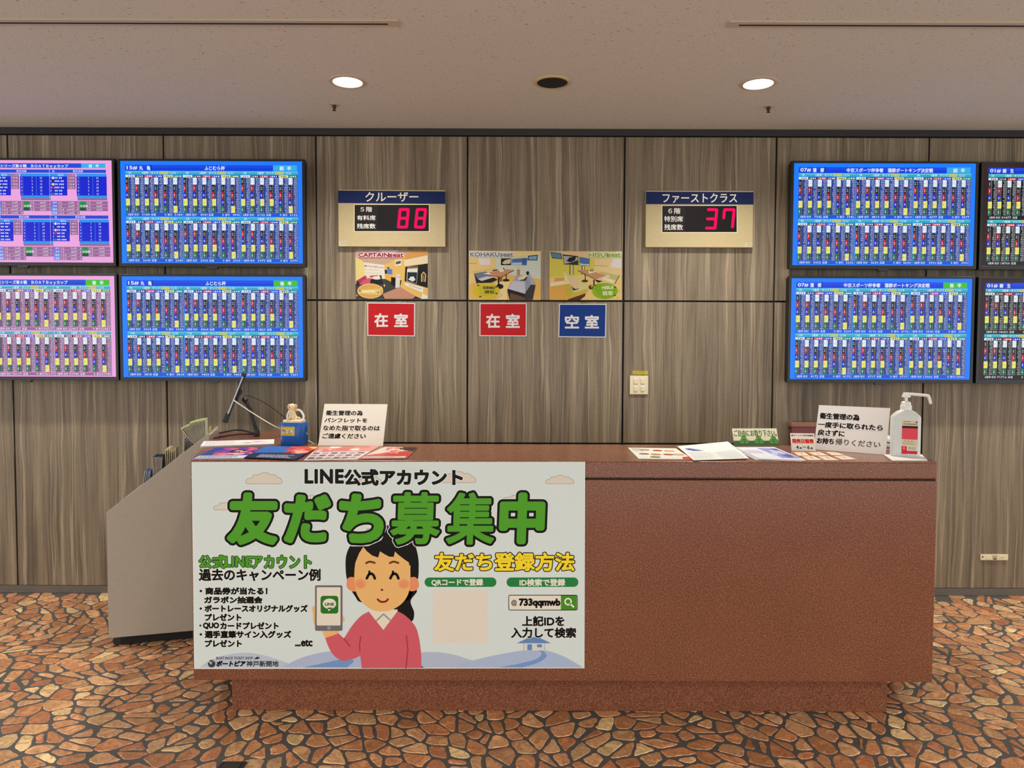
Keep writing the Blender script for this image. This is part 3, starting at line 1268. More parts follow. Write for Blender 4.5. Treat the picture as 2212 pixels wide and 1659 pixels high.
seat_sign(((730.5, 409), (962, 411), (961.5, 533.5), (731, 532)),
          'cream seat sign with navy クルーザー band and red 88, above the CAPTAIN picture', 'クルーザー',
          z2(355, 113, 728, 182), (766, 442.5, 926.5, 499.5), 816,
          [('５階', z2(321, 217, 403, 253)), ('有料席', z2(296, 277, 427, 312)), ('残席数', z2(296, 335, 427, 371))],
          [('8', z2(576, 226, 669, 370)), ('8', z2(696, 226, 790, 370))], (732, 521, 749, 531))
seat_sign(((1395.5, 411.5), (1627.5, 412.5), (1626, 534.5), (1394.5, 534)),
          'cream seat sign with navy ファーストクラス band and red 37, right of the pictures', 'ファーストクラス',
          z3(231, 222, 640, 275), (1430.5, 444.5, 1591.5, 501.5), 1480,
          [('６階', z3(263, 303, 329, 334)), ('特別席', z3(241, 347, 343, 378)), ('残席数', z3(241, 392, 343, 424))],
          [('3', z3(462, 304, 537, 421)), ('7', z3(552, 304, 632, 418))], (1609, 524, 1624, 533))


def wall_print(name, label, cat, px, draw, group=None, th=0.0022, edge=(230, 226, 214)):
    """thin sheet or board on the wall; drawing in photo pixels"""
    y = -th
    p = [at_y(a, b, y) for a, b in px]
    q = [Vector((v.x, -0.0002, v.z)) for v in p]
    cv = px_canvas(y, 0.00015, 0.66)
    draw(cv)
    o = cv.build(name, MT['ink'], None, [([tuple(v) for v in p + q], [(0, 1, 2, 3), (7, 6, 5, 4), (0, 4, 5, 1), (1, 5, 6, 2), (2, 6, 7, 3), (3, 7, 4, 0)], edge)])
    return tag(o, label, cat, group)


# --- three room pictures
def pic_tools(cv, ox, oy, s, px):
    cv.poly(px, (236, 196, 130), .5)

    def P(pts, col, ly):
        cv.poly([(ox + x / s, oy + y / s) for x, y in pts], col, ly)

    def E(cx, cy, rx, ry, col, ly):
        cv.ell(ox + cx / s, oy + cy / s, rx / s, ry / s, col, ly)

    def Tx(st, x0, y0, x1, y1, col, ly, bold, out=0, oc=(255, 255, 255)):
        cv.text(st, ox + x0 / s, oy + y0 / s, ox + x1 / s, oy + y1 / s, col, ly, bold / s, out / s if out else None, oc)

    def Ln(pts, w, col, ly):
        cv.line([(ox + x / s, oy + y / s) for x, y in pts], w / s, col, ly, 6)

    def R(x0, y0, x1, y1, col, ly):
        P([(x0, y0), (x1, y0), (x1, y1), (x0, y1)], col, ly)
    return P, E, Tx, Ln, R


def spark(P, x, y, r, col, ly=8):
    P([(x, y - r * 1.4), (x + r * .25, y - r * .25), (x + r, y), (x + r * .25, y + r * .25), (x, y + r * 1.4), (x - r * .25, y + r * .25), (x - r, y), (x - r * .25, y - r * .25)], col, ly)


def captain(cv):
    P, E, T, L, R = pic_tools(cv, 760, 535, 12.289, CAP)
    P([(95, 62), (1660, 75), (1400, 190), (860, 460), (330, 390), (95, 230)], (206, 172, 146), 1)
    P([(700, 65), (1250, 70), (1150, 140), (800, 120)], (236, 226, 216), 1.5)
    P([(95, 230), (330, 390), (345, 740), (115, 880), (100, 900)], (238, 216, 140), 1)
    P([(330, 390), (860, 460), (880, 830), (345, 760)], (238, 228, 210), 1)
    for y in (575, 665):
        L([(345, y), (720, y + 20)], 4, (200, 186, 160), 2)
    L([(340, 480), (850, 532)], 5, (90, 84, 80), 2)
    E(362, 482, 26, 14, (30, 30, 30), 2.5)
    E(640, 512, 20, 10, (60, 60, 60), 2.5)
    P([(860, 460), (1640, 78), (2015, 78), (2015, 1360), (1850, 1360), (1300, 1030), (880, 830)], (234, 190, 104), 1)
    P([(1400, 190), (1660, 75), (2015, 78), (2015, 200), (1400, 330)], (224, 160, 84), 1.5)
    P([(1380, 330), (2015, 200), (2015, 410), (1400, 490)], (240, 222, 184), 1.8)
    P([(880, 720), (1045, 740), (1040, 920), (890, 850)], (236, 176, 76), 2)
    P([(100, 960), (520, 830), (880, 830), (1300, 1040), (1160, 1090), (820, 1230), (880, 1355), (110, 1355)], (66, 66, 68), 2)
    P([(830, 1230), (1290, 1040), (1690, 1290), (1620, 1355), (890, 1355)], (200, 144, 116), 3)
    P([(1280, 1050), (1700, 1290), (1850, 1360), (1620, 1358)], (50, 44, 46), 2.5)
    P([(120, 880), (190, 900), (200, 1000), (130, 1020)], (60, 30, 50), 4)
    P([(120, 880), (360, 738), (390, 760), (390, 820), (200, 950), (180, 900)], (186, 60, 96), 3.5)
    P([(200, 960), (390, 820), (505, 815), (480, 960), (240, 980)], (214, 92, 120), 3)
    P([(480, 745), (700, 728), (700, 770), (490, 790)], (196, 70, 104), 3)
    P([(375, 745), (470, 740), (490, 800), (400, 810)], (232, 206, 210), 4)
    P([(500, 830), (800, 840), (830, 960), (620, 990), (490, 940)], (34, 34, 36), 3.2)
    E(665, 800, 115, 48, (238, 228, 214), 4)
    P([(730, 730), (790, 735), (800, 830), (760, 830)], (60, 58, 66), 4.5)
    P([(870, 590), (940, 585), (940, 700), (880, 690)], (40, 44, 52), 4)
    P([(945, 560), (1075, 575), (1075, 710), (950, 700)], (86, 130, 210), 5)
    P([(935, 510), (1000, 520), (1000, 570), (940, 560)], (90, 96, 116), 4)
    P([(1045, 780), (1165, 800), (1155, 1035), (1040, 975)], (24, 24, 26), 5)
    P([(1165, 790), (1280, 770), (1275, 1050), (1155, 1075)], (228, 220, 208), 5)
    E(1235, 740, 60, 45, (222, 216, 204), 5)
    P([(1280, 870), (1320, 860), (1305, 960), (1280, 1040)], (60, 40, 40), 4.5)
    P([(1145, 350), (1320, 310), (1320, 470), (1150, 490)], (244, 236, 214), 5)
    P([(1165, 375), (1300, 340), (1300, 420), (1170, 450)], (88, 96, 92), 6)
    P([(1420, 510), (2015, 420), (2015, 1070), (1400, 890)], (30, 30, 30), 4)
    P([(1470, 560), (1755, 500), (1720, 960), (1455, 900)], (232, 228, 218), 5)
    P([(1480, 500), (1755, 490), (1755, 545), (1480, 560)], (130, 110, 70), 5.5)
    P([(1478, 650), (1735, 655), (1715, 955), (1468, 890)], (34, 44, 54), 6)
    P([(1560, 770), (1640, 765), (1690, 850), (1620, 900), (1500, 850)], (226, 228, 226), 7)
    L([(1855, 900), (1850, 720), (1905, 650), (1960, 720), (1945, 900)], 12, (232, 200, 130), 6)
    R(1875, 720, 1925, 900, (140, 110, 50), 5.5)
    P([(1400, 930), (1900, 1060), (1890, 1205), (1420, 1000)], (240, 232, 222), 6)
    L([(1520, 1000), (1850, 1100)], 9, (170, 160, 170), 7)
    P([(1870, 1210), (2015, 1290), (2015, 1360), (1840, 1360)], (236, 228, 214), 6)
    E(490, 1150, 345, 200, (244, 206, 130), 7)
    E(490, 1150, 325, 182, (226, 172, 96), 7.5)
    P([(220, 1120), (750, 1090), (750, 1250), (230, 1220)], (232, 206, 124), 8)
    T('Captain Seat', 270, 1125, 620, 1200, (250, 238, 190), 9, 6)
    for x, y in ((220, 1140), (700, 1190)):
        E(x, y, 22, 16, (90, 74, 60), 9)
    spark(P, 865, 1005, 34, (255, 236, 120))
    spark(P, 790, 1075, 40, (255, 226, 100))
    spark(P, 190, 1205, 40, (255, 214, 110))
    spark(P, 135, 1270, 34, (250, 190, 90))
    T('CAPTAIN', 168, 132, 990, 252, (158, 34, 62), 9, 7, 16, (255, 236, 238))
    T('seat', 1004, 150, 1374, 254, (158, 34, 62), 9, 7, 16, (255, 236, 238))
    R(165, 262, 1375, 276, (176, 50, 70), 9)


def kohaku(cv):
    P, E, T, L, R = pic_tools(cv, 1005, 535, 12.289, KOH)
    P([(98, 80), (2005, 95), (2005, 1390), (95, 1385)], (240, 206, 134), 1)
    P([(98, 80), (2005, 95), (2005, 170), (820, 290), (98, 280)], (244, 218, 150), 1.2)
    P([(810, 290), (1300, 270), (2000, 180), (2000, 830), (1330, 740), (1020, 690), (820, 570)], (214, 220, 204), 1.5)
    P([(350, 285), (665, 285), (665, 455), (375, 455)], (240, 226, 222), 2.5)
    L([(105, 420), (290, 424)], 6, (160, 130, 80), 2)
    L([(100, 655), (820, 560)], 5, (190, 160, 110), 2)
    P([(1000, 690), (1340, 740), (2000, 840), (2000, 1390), (95, 1385), (95, 1000)], (236, 190, 104), 1.8)
    P([(800, 920), (1200, 900), (1120, 1080), (1100, 1385), (840, 1385)], (246, 220, 156), 2)
    P([(950, 285), (1225, 285), (1220, 465), (945, 465)], (34, 34, 32), 3)
    P([(990, 390), (1060, 330), (1210, 300), (1200, 420), (1050, 440), (980, 420)], (220, 206, 164), 4)
    P([(1240, 300), (1650, 270), (1630, 470), (1245, 460)], (80, 120, 170), 3)
    P([(1250, 400), (1500, 390), (1500, 460), (1250, 455)], (190, 210, 230), 4)
    P([(1510, 280), (1630, 272), (1610, 440), (1510, 440)], (70, 100, 160), 4)
    P([(1670, 215), (1930, 190), (1910, 340), (1650, 335)], (30, 40, 56), 3)
    P([(1690, 235), (1905, 215), (1890, 320), (1680, 315)], (130, 176, 210), 4)
    P([(1370, 480), (1450, 480), (1460, 740), (1350, 730)], (226, 206, 170), 3)
    P([(1375, 580), (1450, 580), (1450, 730), (1370, 725)], (190, 140, 90), 3.5)
    P([(230, 680), (560, 630), (720, 770), (330, 830)], (118, 126, 144), 4)
    P([(230, 680), (330, 830), (440, 890), (300, 960)], (40, 38, 44), 4)
    P([(330, 830), (560, 760), (740, 770), (460, 880)], (206, 206, 218), 5)
    P([(440, 885), (760, 790), (860, 850), (700, 930), (350, 940)], (36, 36, 40), 4.5)
    P([(710, 600), (850, 575), (860, 600), (740, 625)], (40, 30, 30), 5)
    P([(470, 690), (1040, 570), (1300, 590), (940, 780)], (204, 150, 108), 6)
    P([(470, 690), (620, 660), (700, 720)], (250, 240, 226), 6.5)
    P([(470, 690), (940, 780), (1300, 590), (1290, 615), (940, 800)], (96, 60, 44), 6.2)
    P([(900, 590), (1020, 570), (1030, 630), (920, 650)], (246, 232, 190), 7)
    R(1010, 530, 1032, 580, (60, 60, 50), 7)
    R(865, 790, 905, 980, (30, 28, 30), 5)
    E(915, 1030, 100, 68, (30, 28, 30), 5)
    R(1075, 700, 1100, 860, (36, 34, 36), 5)
    E(1085, 865, 92, 34, (36, 34, 36), 5)
    P([(900, 790), (980, 780), (980, 890), (910, 900)], (150, 100, 60), 4)
    P([(1380, 720), (1560, 730), (1700, 800), (1600, 1230), (1120, 1100)], (166, 170, 190), 5)
    P([(1280, 880), (1580, 900), (1590, 1230), (1130, 1090)], (204, 202, 214), 5.5)
    P([(1600, 900), (1680, 760), (1740, 960), (1600, 1200)], (150, 160, 180), 6)
    P([(1640, 640), (1700, 680), (1870, 970), (1740, 980), (1660, 720)], (176, 178, 196), 7)
    P([(1620, 640), (1680, 620), (1700, 680), (1660, 740), (1620, 700)], (30, 30, 34), 7.5)
    P([(1600, 1190), (1740, 980), (1870, 990), (1790, 1385), (1560, 1385)], (66, 60, 60), 7)
    P([(1120, 1090), (1600, 1230), (1590, 1385), (1180, 1385), (1120, 1170)], (44, 38, 36), 6)
    P([(1190, 1200), (1580, 1320), (1580, 1385), (1190, 1385)], (110, 84, 60), 6.5)
    P([(1400, 800), (1610, 690), (1660, 740), (1560, 840), (1410, 870)], (228, 218, 178), 8)
    P([(1410, 870), (1660, 760), (1600, 880)], (40, 44, 36), 7.8)
    E(560, 1145, 355, 212, (222, 196, 50), 8)
    P([(350, 1000), (800, 1030), (820, 1240), (370, 1300)], (206, 190, 58), 9)
    T('KOHAKU', 480, 1025, 790, 1100, (40, 34, 20), 10, 4)
    T('琥珀', 510, 1130, 765, 1220, (52, 44, 20), 10, 3)
    for x, y in ((345, 1000), (400, 1300), (830, 1040), (830, 1215)):
        E(x, y, 34, 18, (80, 66, 50), 10)
    for x, y, r in ((185, 975, 55), (880, 1300, 45), (955, 1255, 40), (265, 905, 36)):
        spark(P, x, y, r, (216, 152, 70), 9)
        spark(P, x, y, r * .6, (250, 222, 150), 9.5)
    P([(110, 100), (1285, 110), (1285, 280), (110, 270)], (234, 226, 218), 9)
    T('KOHAKU', 130, 122, 912, 238, (136, 136, 138), 11, 7, 14, (240, 236, 232))
    T('seat', 924, 138, 1272, 240, (136, 136, 138), 11, 7, 14, (240, 236, 232))
    R(130, 246, 1272, 256, (150, 150, 150), 11)


def hisui(cv):
    P, E, T, L, R = pic_tools(cv, 1175, 535, 12.289, HIS)
    P([(155, 95), (2070, 100), (2065, 1390), (150, 1390)], (240, 206, 134), 1)
    P([(200, 95), (1500, 98), (1200, 300), (900, 240)], (232, 198, 150), 1.3)
    P([(160, 110), (500, 180), (920, 240), (1340, 320), (1340, 600), (880, 740), (200, 790), (165, 800)], (220, 206, 84), 1.5)
    P([(1340, 320), (1840, 280), (2070, 280), (2070, 740), (1500, 620), (1340, 580)], (240, 210, 150), 1.6)
    P([(1840, 290), (2065, 290), (2060, 545), (1760, 520)], (236, 228, 222), 2)
    P([(1910, 100), (2070, 100), (2070, 180), (1900, 180)], (240, 232, 224), 2)
    L([(1340, 470), (1690, 490)], 6, (170, 130, 80), 2)
    P([(165, 790), (900, 740), (1300, 760), (2065, 760), (2065, 1390), (150, 1390)], (240, 208, 130), 1.8)
    P([(165, 1030), (560, 970), (640, 1390), (150, 1390)], (230, 174, 82), 2.2)
    P([(180, 930), (560, 890), (560, 970), (170, 1030)], (238, 230, 190), 2.4)
    P([(300, 800), (540, 790), (550, 870), (260, 905)], (226, 164, 84), 2.3)
    P([(170, 110), (460, 150), (490, 305), (215, 280)], (30, 42, 60), 3)
    P([(190, 130), (445, 165), (470, 285), (225, 262)], (92, 140, 176), 4)
    P([(495, 175), (910, 225), (915, 465), (530, 445)], (52, 52, 54), 3)
    P([(515, 215), (890, 250), (900, 330), (700, 400), (540, 430)], (178, 176, 174), 4)
    P([(600, 350), (680, 260), (850, 230), (830, 330), (700, 390)], (30, 30, 34), 5)
    P([(940, 245), (1220, 290), (1210, 485), (940, 475)], (84, 116, 170), 3)
    P([(950, 410), (1100, 440), (1200, 430), (1200, 475), (950, 465)], (200, 214, 228), 4)
    for x in (690, 770, 1010, 1070):
        R(x - 10, 465, x + 14, 720, (84, 80, 60), 3)
    R(705, 490, 765, 720, (226, 212, 140), 3.5)
    R(1025, 490, 1068, 600, (232, 222, 160), 3.5)
    P([(900, 600), (1170, 590), (1760, 770), (1380, 840)], (206, 150, 110), 5)
    P([(1560, 780), (1700, 730), (1760, 770), (1400, 838)], (246, 224, 200), 5.5)
    P([(890, 600), (1380, 840), (1380, 860), (900, 620)], (110, 66, 48), 5.2)
    P([(1180, 620), (1340, 590), (1340, 660), (1190, 690)], (246, 236, 200), 6)
    for x in (1250, 1300):
        R(x - 12, 575, x + 10, 640, (50, 46, 40), 7)
    P([(1500, 640), (2000, 740), (1900, 870), (1740, 800), (1700, 730), (1500, 680)], (196, 192, 128), 5)
    P([(1530, 830), (1640, 800), (1890, 890), (1800, 935)], (240, 228, 210), 5.2)
    L([(2000, 740), (1880, 960)], 9, (70, 60, 40), 6)
    R(1085, 710, 1108, 880, (36, 34, 36), 5)
    E(1085, 885, 85, 36, (70, 66, 40), 4.8)
    R(1310, 850, 1345, 1010, (40, 30, 34), 5)
    E(1250, 1050, 70, 62, (96, 76, 30), 4.8)
    P([(1380, 850), (1560, 890), (1450, 930), (1360, 880)], (40, 36, 36), 4.5)
    P([(520, 630), (600, 700), (740, 960), (780, 1200), (640, 1370), (560, 1000)], (204, 180, 70), 5)
    P([(520, 630), (600, 700), (700, 960), (560, 980)], (232, 222, 160), 5.5)
    P([(620, 720), (850, 780), (1170, 1090), (790, 1200), (690, 960)], (222, 212, 146), 5.8)
    P([(780, 1200), (1170, 1090), (1160, 1160), (1110, 1210), (640, 1370)], (214, 186, 76), 6)
    P([(640, 1370), (1110, 1210), (1090, 1290), (960, 1390), (650, 1390)], (100, 50, 34), 6.2)
    cv.poly([(1175 + (790 + 92 * math.cos(q) * .9 - 170 * math.sin(q) * .55) / 12.289, 535 + (930 + 92 * math.cos(q) * .55 * -1 + -170 * math.sin(q) * .95) / 12.289)
             for q in [k * math.pi / 12 for k in range(24)]], (232, 200, 156), 7)
    P([(700, 960), (760, 1010), (930, 1100), (780, 1140)], (44, 34, 40), 6.6)
    E(1620, 1150, 340, 215, (146, 186, 36), 8)
    P([(1400, 950), (1920, 1040), (1900, 1280), (1560, 1360), (1320, 1100)], (134, 178, 28), 8.5)
    T('HISUI', 1540, 1015, 1835, 1105, (236, 244, 196), 10, 5)
    T('翡翠', 1550, 1150, 1830, 1270, (226, 236, 190), 10, 3)
    for x, y in ((1890, 1050), (1350, 1000), (1880, 1265)):
        E(x, y, 26, 18, (60, 50, 30), 10)
    for x, y, r in ((1990, 1160, 50), (1950, 1320, 46), (1270, 1020, 40)):
        spark(P, x, y, r, (240, 190, 110), 9)
    P([(1180, 120), (2045, 130), (2045, 285), (1190, 265)], (226, 232, 170), 9)
    T('HISUI', 1195, 136, 1690, 245, (138, 172, 74), 11, 6, 14, (238, 244, 200))
    T('seat', 1702, 146, 2036, 246, (138, 172, 74), 11, 6, 14, (238, 244, 200))
    R(1195, 252, 2035, 262, (140, 176, 70), 11)


CAP = ((768.5, 540.5), (924, 541.5), (924.5, 645.5), (768.5, 645))
KOH = ((1013, 541.8), (1168.2, 542.6), (1167.5, 648), (1013, 647.5))
HIS = ((1187, 542.5), (1343.5, 543), (1342.5, 648), (1187, 648))
wall_print('room_picture', 'printed picture of a room with a pink sofa, titled CAPTAINseat, on the wood wall', 'picture', CAP, captain)
wall_print('room_picture', 'printed picture of a room with grey sofas, titled KOHAKUseat, on the wood wall', 'picture', KOH, kohaku)
wall_print('room_picture', 'printed picture of a room with yellow green walls, titled HISUIseat, on the wood wall', 'picture', HIS, hisui)


def vacancy(px, col, st, boxes):
    def d(cv):
        cv.poly(px, (236, 232, 228), .5)
        i = 2.1
        cv.poly([(px[0][0] + i, px[0][1] + i), (px[1][0] - i, px[1][1] + i), (px[2][0] - i, px[2][1] - i), (px[3][0] + i, px[3][1] - i)], col, 1)
        for ch, b in zip(st, boxes):
            cv.text(ch, *b, (244, 240, 236), 2.5, 0.95)
    return d


RED, NAV = (206, 34, 40), (22, 62, 142)
V1 = (z2(368, 889), z2(705, 892), z2(704, 1128), z2(369, 1124))
V2 = (z2(1158, 893), z2(1490, 893), z2(1489, 1128), z2(1157, 1126))
V3 = (z2(1716, 898), z2(2050, 899), z2(2046, 1136), z2(1711, 1133))
wall_print('status_sign', 'red card reading 在室 on the wall below the CAPTAINseat picture', 'sign', V1, vacancy(V1, RED, '在室', (z2(418, 965, 515, 1062), z2(557, 966, 655, 1062))))
wall_print('status_sign', 'red card reading 在室 on the wall below the KOHAKUseat picture', 'sign', V2, vacancy(V2, RED, '在室', (z2(1203, 969, 1301, 1068), z2(1342, 969, 1441, 1068))))
wall_print('status_sign', 'blue card reading 空室 on the wall below the HISUIseat picture', 'sign', V3, vacancy(V3, NAV, '空室', (z2(1757, 976, 1857, 1072), z2(1897, 977, 1997, 1072))))

# --- switch plate, its yellow label, wall outlet
sw = wall_rect(((1361, 811.5), (1400.5, 812), (1400, 852.5), (1360.2, 852)), -0.012)
t = thing('switch_plate', 'cream plate of four switches on the wood wall under a yellow label', 'light switch', ((sw[0] + sw[1]) / 2, 0, (sw[2] + sw[3]) / 2))
w, h = (sw[1] - sw[0]) / 2, (sw[3] - sw[2]) / 2
box('plate', -w, w, -0.011, 0, -h, h, MT['cream'], t, 0.003)
for sx in (-.36, .40):
    for sz in (.38, -.42):
        cx, cz = sx * w, sz * h
        k = box('switch', cx - .011, cx + .011, -0.0165, -0.009, cz - .012, cz + .012, MT['cream'], t, 0.0012)
        box('name_tab', cx - .0125, cx + .0125, -0.0135, -0.010, cz + .0135, cz + .02, MT['white'], k, 0.0005)
YL = ((1366.5, 800.8), (1399.8, 801.5), (1399.8, 809), (1366.5, 808.5))


def yl(cv):
    cv.poly(YL, (234, 206, 52), 1)
    cv.text('エアコン温度設定中', 1368, 802.3, 1394.5, 804.6, (150, 116, 10), 2, res=1)
    cv.text('さわらないで下さい', 1368, 805.5, 1393, 807.6, (150, 116, 10), 2, res=1)


wall_print('label_strip', 'yellow label strip on the wood wall just above the switch plate', 'label', YL, yl)
ol = wall_rect(((2119, 1198), (2178.5, 1198), (2178.5, 1210.5), (2119, 1210.5)), -0.012)
t = thing('wall_outlet', 'long cream socket plate low on the wood wall right of the counter', 'wall outlet', ((ol[0] + ol[1]) / 2, 0, (ol[2] + ol[3]) / 2))
w, h = (ol[1] - ol[0]) / 2, (ol[3] - ol[2]) / 2
box('plate', -w, w, -0.010, 0, -h, h, MT['cream'], t, 0.002)
box('socket', w * .36, w * .74, -0.0115, -0.009, -h * .72, h * .72, MT['cream'], t, 0.001)
for x in (.47, .60):
    box('slot', w * x - .0012, w * x + .0012, -0.0118, -0.011, -.005, .004, MT['black'], t)
box('phone_jack', -w * .14, w * .2, -0.0115, -0.009, -h * .75, h * .75, MT['plate'], t, 0.001)
box('jack_opening', -w * .05, w * .1, -0.0118, -0.011, -h * .72, -h * .3, MT['black'], t)
box('aerial_jack', -w * .64, -w * .24, -0.0115, -0.009, -h * .75, h * .75, MT['cream'], t, 0.001)
box('screw_tab', -w * .9, -w * .82, -0.0112, -0.009, -h * .2, h * .5, MT['dull'], t, 0.001)

# ================================================================ the counter
cl, crt = at_y(411.5, 1000, YF).x, at_y(2026, 1000, YF).x
z_bot = at_y(1220, 1471.5, YF).z
z_gr = at_y(1600, 1036, YF).z
FL = math.radians(16.5)
WING, WING_R, DEP, WW = 1.08, 0.76, 0.52, 0.42


def u_shape(ins, back_ins=0.0):
    """outline of the counter seen from above, pulled in by ins"""
    s, c = math.sin(FL), math.cos(FL)
    tn = math.tan((math.pi / 2 - FL) / 2)
    pts = []
    for sg, x in ((-1, cl), (1, crt)):
        k = ins * (c - s * 0) / c if c else ins
        # front corner after inset: move along front and into depth
        fx = x - sg * ins * (1 / c + 0) + sg * ins * s / c
        f = (fx, YF + ins)
        d = (sg * s, c)
        n = (-sg * c, s)
        ln = WING if sg < 0 else WING_R
        o = (f[0] + d[0] * (ln - 2 * ins), f[1] + d[1] * (ln - 2 * ins))
        w = WW - 2 * ins
        e = (o[0] + n[0] * w, o[1] + n[1] * w)
        yi = YF + DEP - ins
        q = (f[0] + n[0] * w, f[1] + n[1] * w)
        tt = (yi - q[1]) / d[1]
        i = (q[0] + d[0] * tt, yi)
        pts.append((f, o, e, i))
    L, R = pts
    return [L[0], R[0], R[1], R[2], R[3], L[3], L[2], L[1]]


ctr = thing('reception_counter', 'long red-brown granite reception counter standing on a recessed plinth', 'counter', ((cl + crt) / 2, YF, 0))
cx0 = (cl + crt) / 2


def slab(name, ins, z0, z1, parent, bev):
    pts = [(x - cx0, y - YF, z0) for x, y in u_shape(ins)]
    return prism(name, pts, (0, 0, z1 - z0), MT['granite'], parent, bev)


slab('countertop', 0.0, z_gr + 0.003, HC, ctr, 0.006)
slab('shadow_gap', 0.006, z_gr - 0.003, z_gr + 0.003, ctr, 0).data.materials[0] = MT['gap']
slab('body', 0.0, z_bot, z_gr - 0.003, ctr, 0.003)
qa, qb, yp = at_z(503, 1532, 0).x, at_z(1917, 1540, 0).x, at_z(1220, 1536, 0).y
pu = u_shape(0.075)
pts = [(x - cx0 + (qa - pu[0][0] if x < cx0 else qb - pu[1][0]), y - YF + (yp - pu[0][1]), 0) for x, y in pu]
prism('plinth', pts, (0, 0, z_bot), MT['granite'], ctr, 0.002)


# --- poster on the counter front (photo pixels on the plane of the front face)
def z6(*a):
    return tuple((400 if i % 2 == 0 else 990) + v / 2.51364 for i, v in enumerate(a))


def zw(*a):
    return tuple((660 if i % 2 == 0 else 1150) + v / 5.53 for i, v in enumerate(a))


PP = ((413.8, 998), (1264, 997.8), (1262.5, 1443.6), (419.5, 1445))
py_ = YF - 0.003
cv = Canvas(on_wall_px(py_, 0.00012))
GR, DG, BK = (84, 164, 42), (40, 132, 66), (16, 17, 16)
HALO = (238, 240, 234)
cv.poly(PP, (240, 242, 238), 0)
cv.poly([(415, 999), (1263, 998.8), (1261.5, 1442.6), (420.5, 1444)], (220, 230, 226), .5)


def cloud(x0, y0, x1, y1):
    w, h = x1 - x0, y1 - y0
    b = [(0, .82), (.04, .55), (.16, .48), (.2, .22), (.34, .2), (.45, .02), (.6, .02), (.68, .2), (.8, .18), (.88, .42), (.97, .55), (1, .85), (.94, 1), (.5, 1), (.06, 1)]
    pts = crv([z6(x0 + u * w, y0 + v * h) for u, v in b], 4, True)
    cv.poly(pts, (226, 214, 198), 1)
    cv.line(pts, .35, (120, 116, 110), 1.3, 4, True)


for c in ((330, 78, 526, 138), (1385, 72, 1578, 132), (1957, 92, 2110, 138), (155, 232, 330, 280), (935, 92, 1068, 140), (620, 200, 760, 240), (1695, 200, 1880, 262)):
    cloud(*c)


def hill(pts, col, ly):
    q = crv([z6(*p) for p in pts], 8)
    b0, b1 = z6(pts[0][0], 1136), z6(pts[-1][0], 1136)
    cv.poly([b0] + [tuple(v) for v in q] + [b1], col, ly)


hill([(80, 1136), (130, 1100), (220, 1068), (330, 1056), (430, 1070), (540, 1105), (620, 1136)], (192, 202, 216), 1.6)
hill([(520, 1136), (640, 1080), (780, 1048), (900, 1044), (1000, 1056), (1180, 1090), (1300, 1136)], (178, 190, 216), 1.7)
hill([(1150, 1136), (1240, 1066), (1340, 1052), (1450, 1064), (1560, 1098), (1700, 1136)], (184, 194, 214), 1.7)
hill([(1430, 1136), (1560, 1098), (1700, 1066), (1850, 1042), (1960, 1044), (2060, 1078), (2158, 1134)], (176, 192, 218), 1.8)
cv.poly([tuple(v) for v in crv([z6(*p) for p in ((760, 1110), (850, 1092), (915, 1098), (880, 1136))], 8)] + [z6(640, 1136)], (120, 156, 206), 2)
cv.poly([tuple(v) for v in crv([z6(*p) for p in ((1905, 1040), (1935, 1058), (1905, 1090), (1800, 1118), (1690, 1136))], 8)] +
        [tuple(v) for v in crv([z6(*p) for p in ((1830, 1136), (1920, 1108), (1962, 1075), (1945, 1045))], 8)], (122, 158, 212), 2)
# house
cv.poly([z6(1838, 1000), z6(1951, 1000), z6(1951, 1044), z6(1838, 1044)], (222, 220, 214), 2.3)
cv.line([z6(1838, 1000), z6(1838, 1044)], .35, (90, 110, 140), 2.5, 4)
cv.line([z6(1951, 1000), z6(1951, 1044)], .35, (90, 110, 140), 2.5, 4)
cv.poly([z6(1800, 1004), z6(1868, 972), z6(1915, 970), z6(1987, 1004)], (106, 142, 196), 2.6)
cv.rect(*z6(1858, 1010, 1883, 1042), (104, 142, 198), 2.8)
cv.rect(*z6(1911, 1010, 1937, 1026), (104, 142, 198), 2.8)
# woman
SK, CHK, HAIR, PK, PKD = (240, 188, 118), (238, 150, 104), (24, 23, 22), (214, 96, 108), (184, 62, 84)


def shp(pts, col, ly, closed=True, n=6):
    cv.poly([tuple(v) for v in crv([zw(*p) for p in pts], n, True)], col, ly)


shp([(1150, 640), (1330, 690), (1255, 820), (1298, 960), (1268, 1062), (1160, 980), (1050, 900)], HAIR, 3)
shp([(478, 400), (490, 260), (545, 140), (640, 20), (780, -60), (920, -90), (1080, -60), (1230, 40), (1310, 160), (1346, 300), (1352, 420), (1342, 560), (1280, 720), (1180, 820), (700, 840), (590, 760), (500, 580)], HAIR, 3)
shp([(490, 620), (505, 550), (560, 532), (620, 560), (640, 650), (600, 705), (540, 695), (500, 665)], CHK, 3.6)
shp([(1355, 620), (1335, 555), (1290, 532), (1230, 560), (1210, 650), (1250, 700), (1310, 695), (1345, 665)], CHK, 3.6)
shp([(583, 540), (590, 400), (620, 290), (690, 172), (780, 130), (1060, 140), (1240, 300), (1252, 450), (1250, 600), (1225, 740), (1150, 850), (1030, 925), (915, 945), (800, 925), (690, 850), (615, 740), (588, 630)], SK, 4)
